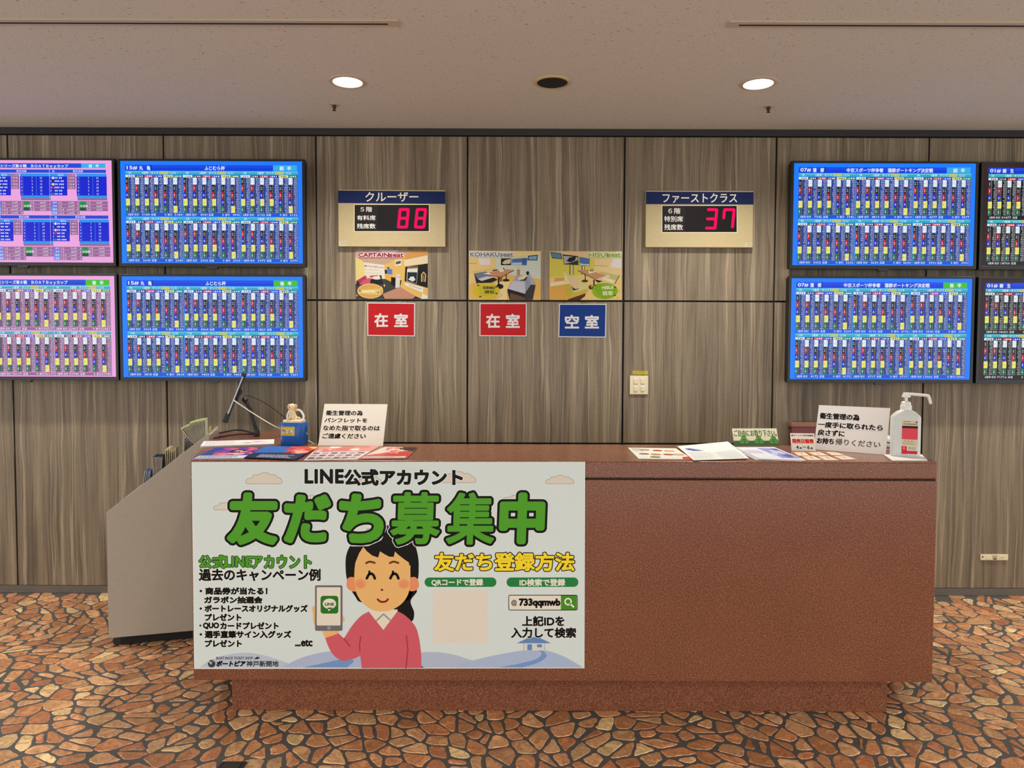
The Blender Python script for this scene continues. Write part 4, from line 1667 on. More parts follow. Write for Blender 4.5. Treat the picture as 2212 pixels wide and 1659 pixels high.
# fringe over the forehead
cv.poly([zw(*p) for p in ((560, 300), (640, 60), (1200, 60), (1330, 360), (1240, 400), (1236, 360), (1180, 322), (1110, 268), (1068, 228), (1054, 292), (1000, 290), (940, 258), (890, 226), (868, 300), (800, 278), (735, 228), (690, 172), (640, 250), (600, 350))], HAIR, 4.4)
cv.ell(*zw(655, 615), 70 / 5.53, 62 / 5.53, (239, 166, 110), 4.3)
cv.ell(*zw(1175, 615), 70 / 5.53, 62 / 5.53, (239, 166, 110), 4.3)
cv.ell(*zw(655, 620), 46 / 5.53, 42 / 5.53, (238, 152, 104), 4.6)
cv.ell(*zw(1175, 620), 46 / 5.53, 42 / 5.53, (238, 152, 104), 4.6)
for dx in (0, 282):
    cv.line([tuple(v) for v in crv([zw(725 + dx, 366), zw(770 + dx, 350), zw(826 + dx, 364)], 6)], 2.2, (104, 60, 24), 5)
    cv.line([tuple(v) for v in crv([zw(732 + dx, 548), zw(756 + dx, 505), zw(785 + dx, 492), zw(812 + dx, 512), zw(828 + dx, 550)], 6)], 2.9, BK, 5)
    cv.line([zw(762 + dx, 498), zw(762 + dx, 466)], 2.3, BK, 5)
cv.poly([tuple(v) for v in crv([zw(896, 694), zw(912, 670), zw(930, 694)], 4, True)], (110, 30, 24), 5)
cv.line([tuple(v) for v in crv([zw(862, 800), zw(895, 826), zw(930, 830), zw(965, 820), zw(984, 798)], 6)], 2.1, (142, 28, 30), 5)
# collar, jumper
cv.poly([zw(*p) for p in ((760, 935), (1100, 920), (1090, 990), (930, 1180), (800, 1010))], (236, 226, 206), 3.7)
bd = [tuple(v) for v in crv([zw(*p) for p in ((755, 945), (660, 1000), (560, 1110), (460, 1265))], 6)]
bd += [tuple(v) for v in crv([zw(*p) for p in ((460, 1265), (425, 1235), (395, 1204))], 3)]
bd += [zw(235, 1262)]
bd += [tuple(v) for v in crv([zw(*p) for p in ((235, 1262), (280, 1380), (340, 1470), (430, 1530), (540, 1520), (655, 1475))], 6)]
bd += [zw(672, 1622), zw(1384, 1620)]
bd += [tuple(v) for v in crv([zw(*p) for p in ((1384, 1620), (1380, 1440), (1355, 1260), (1310, 1120), (1200, 1000), (1100, 940))], 6)]
bd += [zw(930, 1165)]
cv.poly(bd, PK, 3.8)
cv.line([zw(846, 1056), zw(932, 975), zw(1018, 1054)], 1.7, (156, 156, 150), 4.2, 6)
for L_ in (((462, 1272), (530, 1360)), ((660, 1250), (645, 1340), (650, 1420)), ((1205, 1235), (1222, 1400), (1200, 1618))):
    cv.line([zw(*p) for p in L_], 1.7, PKD, 4.2, 6)
# hand and phone
shp([(80, 900), (100, 885), (135, 900), (140, 1100), (120, 1110), (95, 1080), (90, 1000)], SK, 4)
shp([(440, 1005), (462, 1010), (468, 1050), (440, 1070)], SK, 4)
cv.poly([zw(185, 1160), zw(400, 1160), zw(396, 1206), zw(236, 1262), zw(205, 1200)], SK, 4.1)
cv.rrect(*zw(114, 632, 442, 1176), 3.4, (112, 112, 114), 4.6)
cv.rrect(*zw(134, 655, 418, 1112), 2.2, (236, 226, 208), 5)
cv.ell(*zw(280, 1141), 4, 4, (150, 150, 152), 5)
cv.rrect(*zw(180, 757, 392, 970), 6, (42, 122, 36), 5.4)
cv.ell(*zw(286, 852), 80 / 5.53, 62 / 5.53, (236, 230, 212), 5.8)
cv.poly([zw(262, 902), zw(322, 896), zw(278, 942)], (236, 230, 212), 5.8)
cv.text('LINE', *zw(232, 838, 342, 876), (42, 110, 40), 6.2, .45)
# lettering
cv.text('LINE', *z6(648, 58, 862, 138), BK, 4, 1.9, 1.4, HALO, 4, 0, .06)
cv.text('公式アカウント', *z6(862, 58, 1508, 150), BK, 4, 2.0, 1.4, HALO, 4)
for ch, b in (('友', (213, 172, 516, 484)), ('だ', (522, 182, 806, 474)), ('ち', (822, 178, 1092, 474)), ('募', (1100, 170, 1395, 482)), ('集', (1402, 172, 1690, 482)), ('中', (1690, 172, 1970, 480))):
    x0, y0, x1, y1 = z6(*b)
    o = 5.2
    bw_ = 2.9 if ch in '募集' else 5.8
    cv.text(ch, x0 + o, y0 + o, x1 - o, y1 - o, GR, 8.0, bw_, o, BK, 5, 0.04)
    n_ = bw_ + o + 1.6
    cv.text(ch, x0 - 1.6, y0 - 1.6, x1 + 1.6, y1 + 1.6, HALO, 6.9, n_, None, BK, 3, 0.04)
for st, x0, x1 in (('公式', 74, 220), ('LINE', 216, 362), ('アカウント', 362, 686)):
    cv.text(st, *z6(x0, 526 if st != 'LINE' else 532, x1, 598 if st != 'LINE' else 590), GR, 4, 1.15, 1.4, (16, 40, 14), 4, 0, .05)
cv.text('過去のキャンペーン例', *z6(74, 599, 736, 667), BK, 4, 1.1, 1.3, HALO, 4)
for st, b in (('・商品券が当たる！', (78, 700, 448, 741)), ('ガラポン抽選会', (103, 749, 420, 789)), ('・ボートレースオリジナルグッズ', (78, 795, 666, 836)),
              ('プレゼント', (106, 843, 306, 883)), ('・', (77, 902, 88, 914)), ('QUO', (96, 891, 185, 929)), ('カードプレゼント', (190, 889, 508, 929)), ('・選手直筆サイン入グッズ', (78, 935, 577, 977)),
              ('プレゼント', (106, 985, 308, 1025)), ('...etc', (596, 984, 692, 1022))):
    cv.text(st, *z6(*b), BK, 4, 1.05, .9, HALO, 3)
cv.text('友だち登録方法', *z6(1352, 511, 2114, 613), (252, 222, 50), 4, 1.55, 2.0, BK, 4)
for x0, x1 in ((1300, 1690), (1745, 2135)):
    a = z6(x0, 647, x1, 698)
    cv.rrect(*a, (a[3] - a[1]) / 2 - .1, DG, 3)
cv.text('QRコードで登録', *z6(1337, 654, 1618, 694), (238, 234, 220), 4, .55)
cv.text('ID検索で登録', *z6(1815, 654, 2064, 694), (238, 234, 220), 4, .55)
cv.rect(*z6(1347, 715, 1638, 1003), (232, 222, 206), 3)
a = z6(1755, 741, 2131, 826)
cv.rrect(*a, 4, BK, 3)
cv.rrect(a[0] + 1.6, a[1] + 1.6, a[2] - 1.6, a[3] - 1.6, 2.6, (236, 228, 212), 3.4)
cv.rect(*z6(2040, 745, 2126, 822), (74, 148, 34), 3.8)
cv.text('@', *z6(1771, 768, 1801, 802), BK, 4, .3)
cv.text('733qqmwb', *z6(1812, 760, 2038, 813), BK, 4, 1.25)
cx, cy = z6(2079, 778)
q = [(cx + 6.6 * math.cos(k * math.pi / 12), cy + 6.6 * math.sin(k * math.pi / 12)) for k in range(24)]
cv.line(q, 1.6, (240, 240, 232), 4.4, 6, True)
cv.line([(cx + 5.2, cy + 5.4), z6(2108, 806)], 1.9, (240, 240, 232), 4.4)
cv.text('上記IDを', *z6(1829, 855, 2060, 912), BK, 4, 1.0, 1.0, HALO, 4)
cv.text('入力して検索', *z6(1769, 918, 2123, 976), BK, 4, 1.0, 1.0, HALO, 4)
cv.text('BOAT RACE TICKET SHOP', *z6(168, 1077, 368, 1092), BK, 4, .12, None, BK, 2, .18)
cv.poly([z6(*p) for p in ((372, 1090), (384, 1082), (398, 1074), (394, 1082), (410, 1080), (398, 1089))], BK, 4)
cx, cy = z6(144, 1115)
cv.ell(cx, cy, 8.2, 8.2, (64, 62, 82), 4)
for k in range(5):
    r = 8.2 - k * 1.1
    cv.line([(cx - 8 + k * 1.7, cy - 3.5 + k * .5 - 3 + k * .5), (cx - 1 + k * .8, cy + 1.5 - k * 1.6), (cx + 3.2 + k * .5, cy - 6.5 + k * .3)], .42, HALO, 4.5, 4)
cv.text('ボートピア', *z6(168, 1099, 330, 1131), BK, 4, .85, None, BK, 3, .2)
cv.text('神戸新開地', *z6(333, 1099, 507, 1132), BK, 4, .3)
pp = [at_y(a, b, py_) for a, b in PP]
qq = [Vector((v.x, YF - 0.0002, v.z)) for v in pp]
po = cv.build('poster_panel', MT['lam'], None, [([tuple(v) for v in pp + qq], [(0, 4, 5, 1), (1, 5, 6, 2), (2, 6, 7, 3), (3, 7, 4, 0), (7, 6, 5, 4)], (226, 226, 220))])
tag(po, 'large pale poster with green 友だち募集中 headline and a drawn woman, on the counter front', 'poster')

# ================================================================ on and around the counter
def q(p):
    return np.array(tuple(p), float)


def on_top(px, py, dz=0.0):
    return at_z(px, py, HC + dz)


def sheet_thing(name, label, cat, px, th, draw, side=(236, 232, 224), group=None, bend=None, m='ink', z0=0.0004):
    """paper lying on the counter; px = photo corners back-left, back-right, front-right, front-left"""
    top = [on_top(a, b, th) for a, b in px]
    c = sum(top, Vector()) / 4
    base = Vector((c.x, c.y, HC))
    t = [v - base for v in top]
    b = [Vector((v.x, v.y, z0)) for v in t]
    cv = Canvas(bilinear(*t, (0, 0, 1), 0.00008, 0.0, bend))
    draw(cv)
    o = cv.build(name, MT[m], None, [([tuple(v) for v in t + b], [(0, 4, 5, 1), (1, 5, 6, 2), (2, 6, 7, 3), (3, 7, 4, 0), (7, 6, 5, 4)], side)])
    o.location = base
    return tag(o, label, cat, group)


def blobs(cv, n, cols, seed, x0=0, y0=0, x1=1, y1=1, s=.12, ly=1):
    r = random.Random(seed)
    for i in range(n):
        cx, cy = r.uniform(x0 + s * .5, x1 - s * .5), r.uniform(y0 + s * .5, y1 - s * .5)
        k = r.randint(5, 8)
        a0 = r.uniform(0, 6)
        pts = []
        for j in range(k):
            a = a0 + j * 2 * math.pi / k
            rr = s * r.uniform(.35, 1.0)
            pts.append((min(x1, max(x0, cx + rr * math.cos(a))), min(y1, max(y0, cy + rr * math.sin(a)))))
        cv.poly([tuple(v) for v in crv(pts, 3, True)], r.choice(cols), ly + i * .05)


def lines(cv, x0, y0, x1, y1, n, col, seed, ly=2, fill=.5):
    r = random.Random(seed)
    h = (y1 - y0) / n
    for i in range(n):
        x = x0
        e = x1 - (x1 - x0) * r.uniform(0, .25)
        while x < e:
            w = r.uniform(.015, .06)
            cv.rect(x, y0 + i * h, min(e, x + w), y0 + i * h + h * fill, col, ly)
            x += w + .012


def zz(ox, oy, s):
    return lambda *a: [(ox + a[i] / s, oy + a[i + 1] / s) for i in range(0, len(a), 2)]


za, zb, zc, zd, ze = zz(400, 850, 7.3733), zz(640, 850, 7.3733), zz(1340, 890, 7.3733), zz(1560, 840, 7.3733), zz(1780, 840, 7.3733)


def fly_a(cv):
    cv.rect(0, 0, 1, 1, (50, 66, 150), 0)
    blobs(cv, 26, [(206, 60, 110), (226, 90, 120), (170, 70, 150), (236, 130, 120), (120, 60, 160)], 3, .2, .0, .98, .72, .16)
    blobs(cv, 8, [(250, 214, 110), (60, 30, 60), (244, 190, 160)], 4, .45, .25, .85, .7, .11, 3)
    cv.rect(.02, .74, .98, .97, (226, 228, 240), 4)
    lines(cv, .05, .78, .95, .95, 3, (40, 44, 90), 5, 5)


def fly_b(cv):
    cv.rect(0, 0, 1, 1, (30, 44, 84), 0)
    cv.poly([(0, 0), (1, 0), (1, .3), (.45, .55), (0, .6)], (50, 110, 190), 1)
    cv.poly([(.5, 0), (1, 0), (1, .55), (.75, .6), (.55, .35)], (226, 92, 60), 2)
    cv.poly([(.8, 0), (1, 0), (1, .2)], (250, 206, 80), 3)
    blobs(cv, 9, [(236, 130, 110), (246, 190, 170), (200, 60, 70)], 6, .3, .12, 1, .62, .14, 3)
    cv.rect(0, .68, 1, 1, (34, 40, 66), 4)
    lines(cv, .2, .72, .9, .95, 4, (206, 210, 224), 7, 5)


def fly_c(cv):
    cv.rect(0, 0, 1, 1, (230, 208, 204), 0)
    cv.rect(0, 0, 1, .42, (220, 142, 128), 1)
    blobs(cv, 10, [(236, 190, 176), (214, 110, 100), (244, 226, 214)], 8, .02, 0, .98, .42, .15, 2)
    for r in range(3):
        for c in range(6):
            cv.rect(.04 + c * .155, .48 + r * .17, .15 + c * .155, .58 + r * .17, ((120, 104, 128), (176, 150, 160), (90, 80, 110))[(r + c) % 3], 3)
    lines(cv, .04, .9, .96, .98, 2, (120, 90, 100), 9, 4)


def fly_d(cv):
    cv.rect(0, 0, 1, 1, (206, 70, 60), 0)
    cv.poly([(0, 0), (1, 0), (1, .3), (.4, .5), (0, .75)], (226, 206, 192), 1)
    cv.poly([(.55, 0), (1, 0), (1, .4), (.7, .3)], (54, 46, 46), 2)
    blobs(cv, 7, [(244, 214, 190), (60, 54, 60), (220, 120, 110)], 12, .15, .05, .85, .6, .15, 3)
    cv.rect(.05, .84, .95, .95, (236, 226, 220), 4)
    lines(cv, .08, .86, .92, .94, 2, (176, 40, 40), 13, 5)


sheet_thing('flyer', 'blue and pink glossy flyer lying at the left front end of the counter', 'flyer', za(480, 865, 1230, 850, 930, 1035, 110, 1040), 0.0022, fly_a, group=None, m='lam')
sheet_thing('flyer', 'dark blue flyer with orange corner overlapping the blue and pink flyer on the counter', 'flyer', za(1290, 838, 2125, 850, 1760, 1052, 935, 1020), 0.0048, fly_b, (40, 44, 60), m='lam', z0=.0032)
sheet_thing('flyer', 'pale pink flyer with rows of small pictures in front of the left white notice', 'flyer', zb(345, 848, 1330, 838, 965, 1048, 120, 1062), 0.0020, fly_c, m='lam')
sheet_thing('flyer', 'red flyer with dark corner overlapping the pale pink flyer on the counter', 'flyer', zb(1410, 850, 1935, 858, 1755, 1030, 975, 1036), 0.0044, fly_d, m='lam', z0=.003)


def leaf_stack(cv):
    cv.rect(0, 0, 1, 1, (234, 228, 224), 0)
    lines(cv, .05, .1, .55, .9, 6, (196, 176, 186), 15, 1, .4)
    blobs(cv, 5, [(226, 150, 170), (236, 190, 200)], 16, .68, .2, .95, .75, .1, 2)
    blobs(cv, 4, [(110, 150, 110), (150, 170, 140)], 17, .5, .3, .7, .7, .08, 2)


sheet_thing('leaflet_stack', 'stack of white leaflets with pink print lying in front of the black tablet stand', 'leaflets', za(295, 760, 1420, 728, 1415, 800, 240, 838), 0.009, leaf_stack, (206, 200, 196))


def menu(cv):
    cv.rect(0, 0, 1, 1, (232, 228, 216), 0)
    for i, (x, y) in enumerate(((.3, .2), (.55, .25), (.78, .28), (.2, .58), (.42, .62), (.66, .62), (.86, .62), (.35, .85))):
        cv.ell(x, y, .10, .075, (96, 66, 48), 1)
        cv.ell(x, y, .08, .055, ((206, 150, 80), (190, 90, 60), (226, 190, 120), (150, 130, 80))[i % 4], 2)
    cv.poly([(.86, .84), (1, .78), (1, 1), (.82, 1)], (214, 60, 60), 3)
    lines(cv, .05, .05, .25, .4, 3, (150, 140, 120), 21)


def news(cv):
    cv.rect(0, 0, 1, 1, (236, 236, 230), 0)
    cv.poly([(.08, .18), (.3, .12), (.48, .34), (.2, .38)], (90, 118, 180), 1)
    lines(cv, .1, .2, .42, .36, 2, (40, 70, 150), 22, 2)
    lines(cv, .06, .46, .5, .95, 9, (176, 180, 180), 23, 1, .35)
    for k in range(9):
        cv.line([(.55 + k * .047, .2), (.55 + k * .047, .95)], .0045, (190, 194, 194), 1, 4)


def purple(cv):
    cv.rect(0, 0, 1, 1, (228, 226, 232), 0)
    cv.poly([(.5, .08), (.95, .12), (.98, .9), (.55, .9)], (150, 150, 206), 1)
    blobs(cv, 10, [(110, 110, 186), (196, 196, 226), (90, 90, 160)], 24, .5, .1, .97, .9, .13, 2)
    lines(cv, .05, .3, .45, .6, 3, (170, 166, 206), 25, 2)
    lines(cv, .3, .74, .62, .84, 2, (250, 250, 252), 26, 3.5)


sheet_thing('flyer', 'white flyer with pictures of round dishes, left of the folded white newspaper', 'flyer', zc(120, 568, 885, 578, 1150, 750, 292, 742), 0.003, menu)
sheet_thing('newspaper', 'folded white printed paper with a blue heading, lying between dish flyer and purple flyers', 'newspaper', zc(905, 545, 1712, 560, 2050, 735, 1165, 765), 0.0056, news, z0=.004,
            bend=lambda u, v: 0.016 * np.clip(u - .55, 0, 1) / .45 * (1 - v) * 1.6)
for i in range(3):
    dx, dy = -7 * (2 - i), 1.2 * (2 - i) - 1
    px = [(a + dx * .6, b + dy) for a, b in zd(200, 935, 830, 935, 1335, 1140, 600, 1118)]
    sheet_thing('flyer', ('bottom flyer of the fanned purple pile, only its white edge showing', 'middle flyer of the fanned purple pile, only its white edge showing',
                          'purple and white flyer on top of the fanned pile in front of the green sign')[i], 'flyer', px, 0.0026 + 0.0032 * i, purple, group='purple flyers in a fanned pile', z0=.0004 + .0032 * i)


def card(cv):
    cv.rect(0, 0, 1, 1, (232, 216, 192), 0)
    cv.poly([(0, 0), (.14, 0), (.16, 1), (0, 1)], (232, 120, 50), 1)
    cv.ell(.6, .5, .14, .16, (206, 160, 120), 1)
    lines(cv, .3, .2, .9, .34, 1, (170, 140, 120), 27)


names = ['leftmost in the back row', 'middle one of the back row', 'rightmost in the back row', 'leftmost in the front row', 'middle one of the front row', 'rightmost in the front row']
for i, (c, nm) in enumerate(zip(((1120, 1010, 1300, 1008, 1395, 1058, 1190, 1064), (1345, 1010, 1545, 1005, 1690, 1055, 1450, 1060), (1625, 1003, 1800, 1008, 1950, 1052, 1730, 1056),
                                 (1255, 1072, 1440, 1066, 1590, 1128, 1345, 1132), (1500, 1070, 1690, 1068, 1860, 1132, 1605, 1132), (1745, 1072, 1960, 1062, 2130, 1118, 1880, 1124)), names)):
    sheet_thing('pocket_card', 'cream orange-edged card below the right notice, ' + nm, 'card', zd(*c), 0.003, card, group='orange-edged cards on the counter')


# --- standing signs
def stand_sign(name, label, px_bottom, width, height, lean, yaw, draw, th=0.002, foot=0.06, m='lam', edge=(226, 222, 212)):
    """upright sheet whose bottom edge middle sits at the photo point, leaning back on a folded strut"""
    p = on_top(*px_bottom)
    t = thing(name, label, 'sign', p, yaw)
    dy, dz = math.sin(lean) * height, math.cos(lean) * height
    w = width / 2
    nrm = (0, -math.cos(lean), math.sin(lean))
    z0 = 0.001
    tl, tr, br, bl = (-w, dy, dz + z0), (w, dy, dz + z0), (w, 0, z0), (-w, 0, z0)
    cv = Canvas(bilinear(tl, tr, br, bl, nrm, 0.00012))
    draw(cv)
    back = [(v[0] - nrm[0] * th, v[1] - nrm[1] * th, v[2] - nrm[2] * th) for v in (tl, tr, br, bl)]
    cv.build('sheet', MT[m], t, [([tl, tr, br, bl] + back, [(0, 4, 5, 1), (1, 5, 6, 2), (2, 6, 7, 3), (3, 7, 4, 0), (7, 6, 5, 4)], edge)])
    a = .55
    prism('strut', [(-w * .35, dy * a + 0.0035, dz * a), (w * .35, dy * a + 0.0035, dz * a), (w * .35, dy * a + foot, 0.0005), (-w * .35, dy * a + foot, 0.0005)],
          (0, 0.0015, 0.0005), MT['paper'], t)
    return t


INK = (26, 24, 26)


def rowtext(cv, rows, b, col=INK, W_=1.0):
    for st, x0, y0, x1, y1 in rows:
        cv.text(st, x0, y0, x1, y1, col, 2, b)


def sign_l(cv):
    cv.rect(0, 0, 1, 1, (228, 220, 206), 0)
    rowtext(cv, [('衛生管理の為', .045, .16, .627, .285), ('パンフレットを', .04, .345, .715, .455), ('なめた指で取るのは', .035, .52, .925, .645), ('ご遠慮ください', .045, .71, .72, .835)], .0038)
    cv.rect(.02, .655, .7, .659, (206, 120, 110), 1)


def sign_r(cv):
    cv.rect(0, 0, 1, 1, (226, 220, 214), 0)
    rowtext(cv, [('衛生管理の為', .03, .17, .6, .31), ('一度手に取られたら', .02, .37, .93, .5), ('戻さずに', .03, .545, .42, .68), ('お持ち', .03, .73, .28, .865)], .0052)
    rowtext(cv, [('帰りください', .30, .725, .92, .865)], .003, (96, 90, 86))
    cv.rect(.02, .515, .94, .518, (206, 130, 120), 1)
    cv.rect(.02, .70, .43, .703, (206, 130, 120), 1)


def clover(cv, x, y, r):
    for a in (90, 210, 330):
        cx, cy = x + r * .95 * math.cos(math.radians(a)), y - r * 2.2 * math.sin(math.radians(a))
        cv.ell(cx, cy, r, r * 2.3, (98, 152, 78), 2)
    cv.line([(x, y), (x + r * .3, y + r * 3.4)], r * .18, (60, 104, 56), 1.6)


def sign_g(cv):
    cv.rect(0, 0, 1, 1, (232, 226, 196), 0)
    cv.rect(0, .69, 1, .99, (74, 112, 76), 1)
    for x in (.235, .565, .895):
        clover(cv, x, .66, .058)
    cv.text('ご自由にお取り下さい。', .025, .08, .985, .45, (84, 116, 66), 3, .004)


def sign_s(cv):
    cv.rect(0, 0, 1, 1, (236, 230, 214), 0)
    cv.text('ボートピア神戸新開地', .13, .08, .95, .17, (40, 40, 40), 2, .003)
    cv.ell(.075, .125, .035, .045, (50, 50, 56), 2)
    cv.text('発売日程表', .045, .31, .955, .575, (206, 38, 36), 2, .012)
    for st, x0, y0, x1, y1 in (('4', .2, .69, .31, .88), ('月', .33, .79, .43, .88), ('〜', .46, .74, .62, .80), ('6', .66, .69, .76, .88), ('月', .78, .79, .88, .88)):
        cv.text(st, x0, y0, x1, y1, (44, 44, 96), 2, .008)


stand_sign('notice_sign', 'white notice reading 衛生管理の為 パンフレットを, standing beside the blue donation box', (757, 963.6), 0.297, 0.212, math.radians(30), math.radians(-2), sign_l)
stand_sign('notice_sign', 'white laminated notice reading 一度手に取られたら, standing left of the sanitizer bottle', (1833, 977), 0.292, 0.206, math.radians(20), math.radians(-38), sign_r, m='lam')
stand_sign('leaflet_sign', 'green and cream clover sign reading ご自由にお取り下さい behind the purple flyers', (1635, 964.5), 0.210, 0.086, math.radians(24), math.radians(3), sign_g, foot=0.05)
stand_sign('schedule_sign', 'small white sign with red letters 発売日程表 standing left of the right white notice', (1736, 975), 0.102, 0.080, math.radians(20), math.radians(-6), sign_s, foot=0.04)

# --- sanitizer bottle on its folded cloth
p = on_top(1961, 989)
c4 = [on_top(*v, 0.006) for v in ze(955, 1042, 1560, 1040, 1650, 1128, 1085, 1130)]
cb = sum(c4, Vector()) / 4
bm = bmesh.new()
b_prism(bm, [(v.x - cb.x, v.y - cb.y, 0.0003) for v in c4], (0, 0, 0.0055), 0.002)
o = from_bm('folded_cloth', bm, MT['paper'])
o.location = (cb.x, cb.y, HC)
tag(o, 'white folded cloth under the sanitizer bottle at the right end of the counter', 'cloth')
pb = on_top(1960, 986.5, 0.006)
t = thing('sanitizer_bottle', 'clear sanitizer bottle with white pump and red label at the counter\'s right end', 'bottle', (pb.x, pb.y + .02, HC + 0.006), math.radians(-24))


def rr_ring(w, d, r, z, n=5):
    pts = []
    for cx, cy, a0 in ((w - r, -d + r, -90), (w - r, d - r, 0), (-w + r, d - r, 90), (-w + r, -d + r, 180)):
        for k in range(n + 1):
            a = math.radians(a0 + 90 * k / n)
            pts.append((cx + r * math.cos(a), cy + r * math.sin(a), z))
    return pts


def loft(name, rings, m, parent, caps=True):
    bm = bmesh.new()
    R = [[bm.verts.new(v) for v in r] for r in rings]
    n = len(R[0])
    for a, b in zip(R, R[1:]):
        for k in range(n):
            bm.faces.new((a[k], a[(k + 1) % n], b[(k + 1) % n], b[k]))
    if caps:
        bm.faces.new(R[0][::-1])
        bm.faces.new(R[-1])
    o = from_bm(name, bm, m, parent)
    for pl_ in o.data.polygons:
        pl_.use_smooth = True
    o.data.set_sharp_from_angle(angle=math.radians(40))
    return o


BW, BD = 0.0555, 0.029
loft('body', [rr_ring(BW - .004, BD - .004, .018, 0.0), rr_ring(BW, BD, .020, .005), rr_ring(BW, BD, .020, .160), rr_ring(BW - .003, BD - .002, .024, .168),
              rr_ring(.036, .0265, .026, .184), rr_ring(.022, .022, .0215, .190), rr_ring(.019, .019, .0185, .194)], MT['bottle'], t)
lathe('collar', [(0.0, .189), (.0215, .189), (.0215, .209), (.0185, .211), (.0185, .220), (.013, .226), (.0, .227)], MT['white'], t, 28)
lathe('pump_stem', [(.0, .224), (.0062, .224), (.0062, .246), (.0, .246)], MT['white'], t, 16)
bm = bmesh.new()
b_lathe(bm, [(.0, .242), (.016, .242), (.017, .247), (.015, .251), (.0, .252)], 20)
b_tube(bm, crv([(-.012, 0, .254), (.0, 0, .256), (.04, 0, .2535), (.078, 0, .250), (.086, 0, .246), (.093, 0, .222), (.095, 0, .216)], 5), [.0062] * 26 + [.0052] * 5, 12)
o = from_bm('pump_nozzle', bm, MT['white'], t)
o.rotation_euler = (0, 0, math.radians(16))
for pl_ in o.data.polygons:
    pl_.use_smooth = True
o.data.set_sharp_from_angle(angle=math.radians(40))
LX0, LX1, LZ0, LZ1 = -.0145, .0425, .012, .150
cv = Canvas(affine((LX0, -BD - .0003, LZ1), (LX1 - LX0, 0, 0), (0, 0, -(LZ1 - LZ0)), (0, -1, 0), 0.0001))
cv.rrect(0, 0, 1, 1, .05, (214, 204, 172), 0, ry=.025)
cv.rect(0, .165, 1, .235, (60, 34, 34), 1)
cv.rect(0, .235, 1, .565, (222, 78, 88), 1)
cv.rect(0, .77, .34, 1, (206, 52, 66), 1)
cv.rect(0, .90, 1, .99, (206, 44, 62), 1.5)
cv.rect(.36, .76, .97, .88, (226, 220, 200), 2)
for k in range(13):
    cv.rect(.42 + k * .04, .775, .42 + k * .04 + (.012, .022, .008)[k % 3], .87, (50, 44, 40), 3)
lines(cv, .06, .03, .6, .07, 1, (120, 110, 90), 30)
lines(cv, .06, .10, .95, .15, 1, (80, 60, 50), 31)
lines(cv, .06, .63, .95, .74, 4, (150, 130, 100), 32, 2, .4)
for x in (.22, .42, .64):
    cv.ell(x, .6, .035, .016, (150, 110, 80), 2, 12)
cv.ell(.9, .05, .05, .025, (60, 60, 60), 2, 14)
cv.ell(.16, .83, .07, .035, (232, 130, 130), 2, 14)
cv.build('label', MT['ink'], t)

# --- maroon partition behind the counter and papers on the right wing
pa = at_y(1709.5, 913, -0.06)
t = thing('counter_end_board', 'low maroon board with a brown top edge, standing against the wall behind the right notice', 'board', (pa.x + .14, -0.06, 0))
zt = pa.z
box('panel', -.135, .20, 0.004, 0.050, 0.0, zt - .026, MT['maroon'], t, 0.002)
box('top_edge', -.140, .205, 0.0, 0.054, zt - .026, zt, MT['brown'], t, 0.003)

c0 = on_top(1921, 973)
for i in range(4):
    hh = 0.006
    bm = bmesh.new()
    rz = math.radians((4, -2, 3, 0)[i])
    w, d = .085, .06
    pts = [(x * math.cos(rz) - y * math.sin(rz), x * math.sin(rz) + y * math.cos(rz), 0) for x, y in ((-w, -d), (w, -d), (w, d), (-w, d))]
    b_prism(bm, pts, (0, 0, hh), 0.001)
    o = from_bm('booklet', bm, [MT['paper'], MT['brown'], MT['paper'], MT['paper']][i])
    o.location = (c0.x - .01, c0.y + .07, HC + 0.0004 + i * (hh + .0006))
    tag(o, ('white booklet at the bottom of the small stack behind the sanitizer bottle', 'brown booklet second from the bottom in the stack behind the sanitizer bottle',
            'white booklet second from the top in the stack behind the sanitizer bottle', 'white booklet on top of the stack behind the sanitizer bottle')[i], 'booklet', 'booklets behind the sanitizer bottle')
bm = bmesh.new()
rn = random.Random(4)
g = [[bm.verts.new((-.075 + .15 * i / 7, -.045 + .09 * j / 6, .004 + max(0, .034 * math.sin(math.pi * (i + .4) / 8) * math.sin(math.pi * (j + .4) / 7) + rn.uniform(-.006, .006)))) for j in range(7)] for i in range(8)]
for i in range(7):
    for j in range(6):
        bm.faces.new((g[i][j], g[i + 1][j], g[i + 1][j + 1], g[i][j + 1]))
o = from_bm('crumpled_bag', bm, MT['white'], None, None, True)
sm = o.modifiers.new('thick', 'SOLIDIFY')
sm.thickness = 0.0015
o.location = (c0.x - .01, c0.y + .07, HC + 4 * .0066)
tag(o, 'crumpled white bag on top of the booklets between the right notice and the sanitizer bottle', 'bag')

# --- blue donation box with a dog figure
pd = on_top(632, 962)
t = thing('donation_box', 'blue donation box with yellow 募金箱 label and a puppy figure on top', 'donation box', (pd.x, pd.y + .03, HC + 0.0003), math.radians(-9))
DW, DD, DH = .058, .044, .104
loft('box', [rr_ring(DW - .003, DD - .003, .026, 0, 8), rr_ring(DW - .001, DD - .001, .028, .003, 8), rr_ring(DW, DD, .03, .10, 8), rr_ring(DW - .003, DD - .003, .028, DH, 8)], MT['blue'], t)
loft('lid', [rr_ring(DW - .012, DD - .008, .02, DH - .002, 6), rr_ring(DW - .012, DD - .008, .02, DH + .008, 6), rr_ring(DW - .015, DD - .011, .018, DH + .011, 6)], MT['ivory'], t)
cv = Canvas(affine((-.046, -DD - .0012, .086), (.068, 0, 0), (0, 0, -.040), (0, -1, 0), 0.00012, 0))
_f = cv.mapf


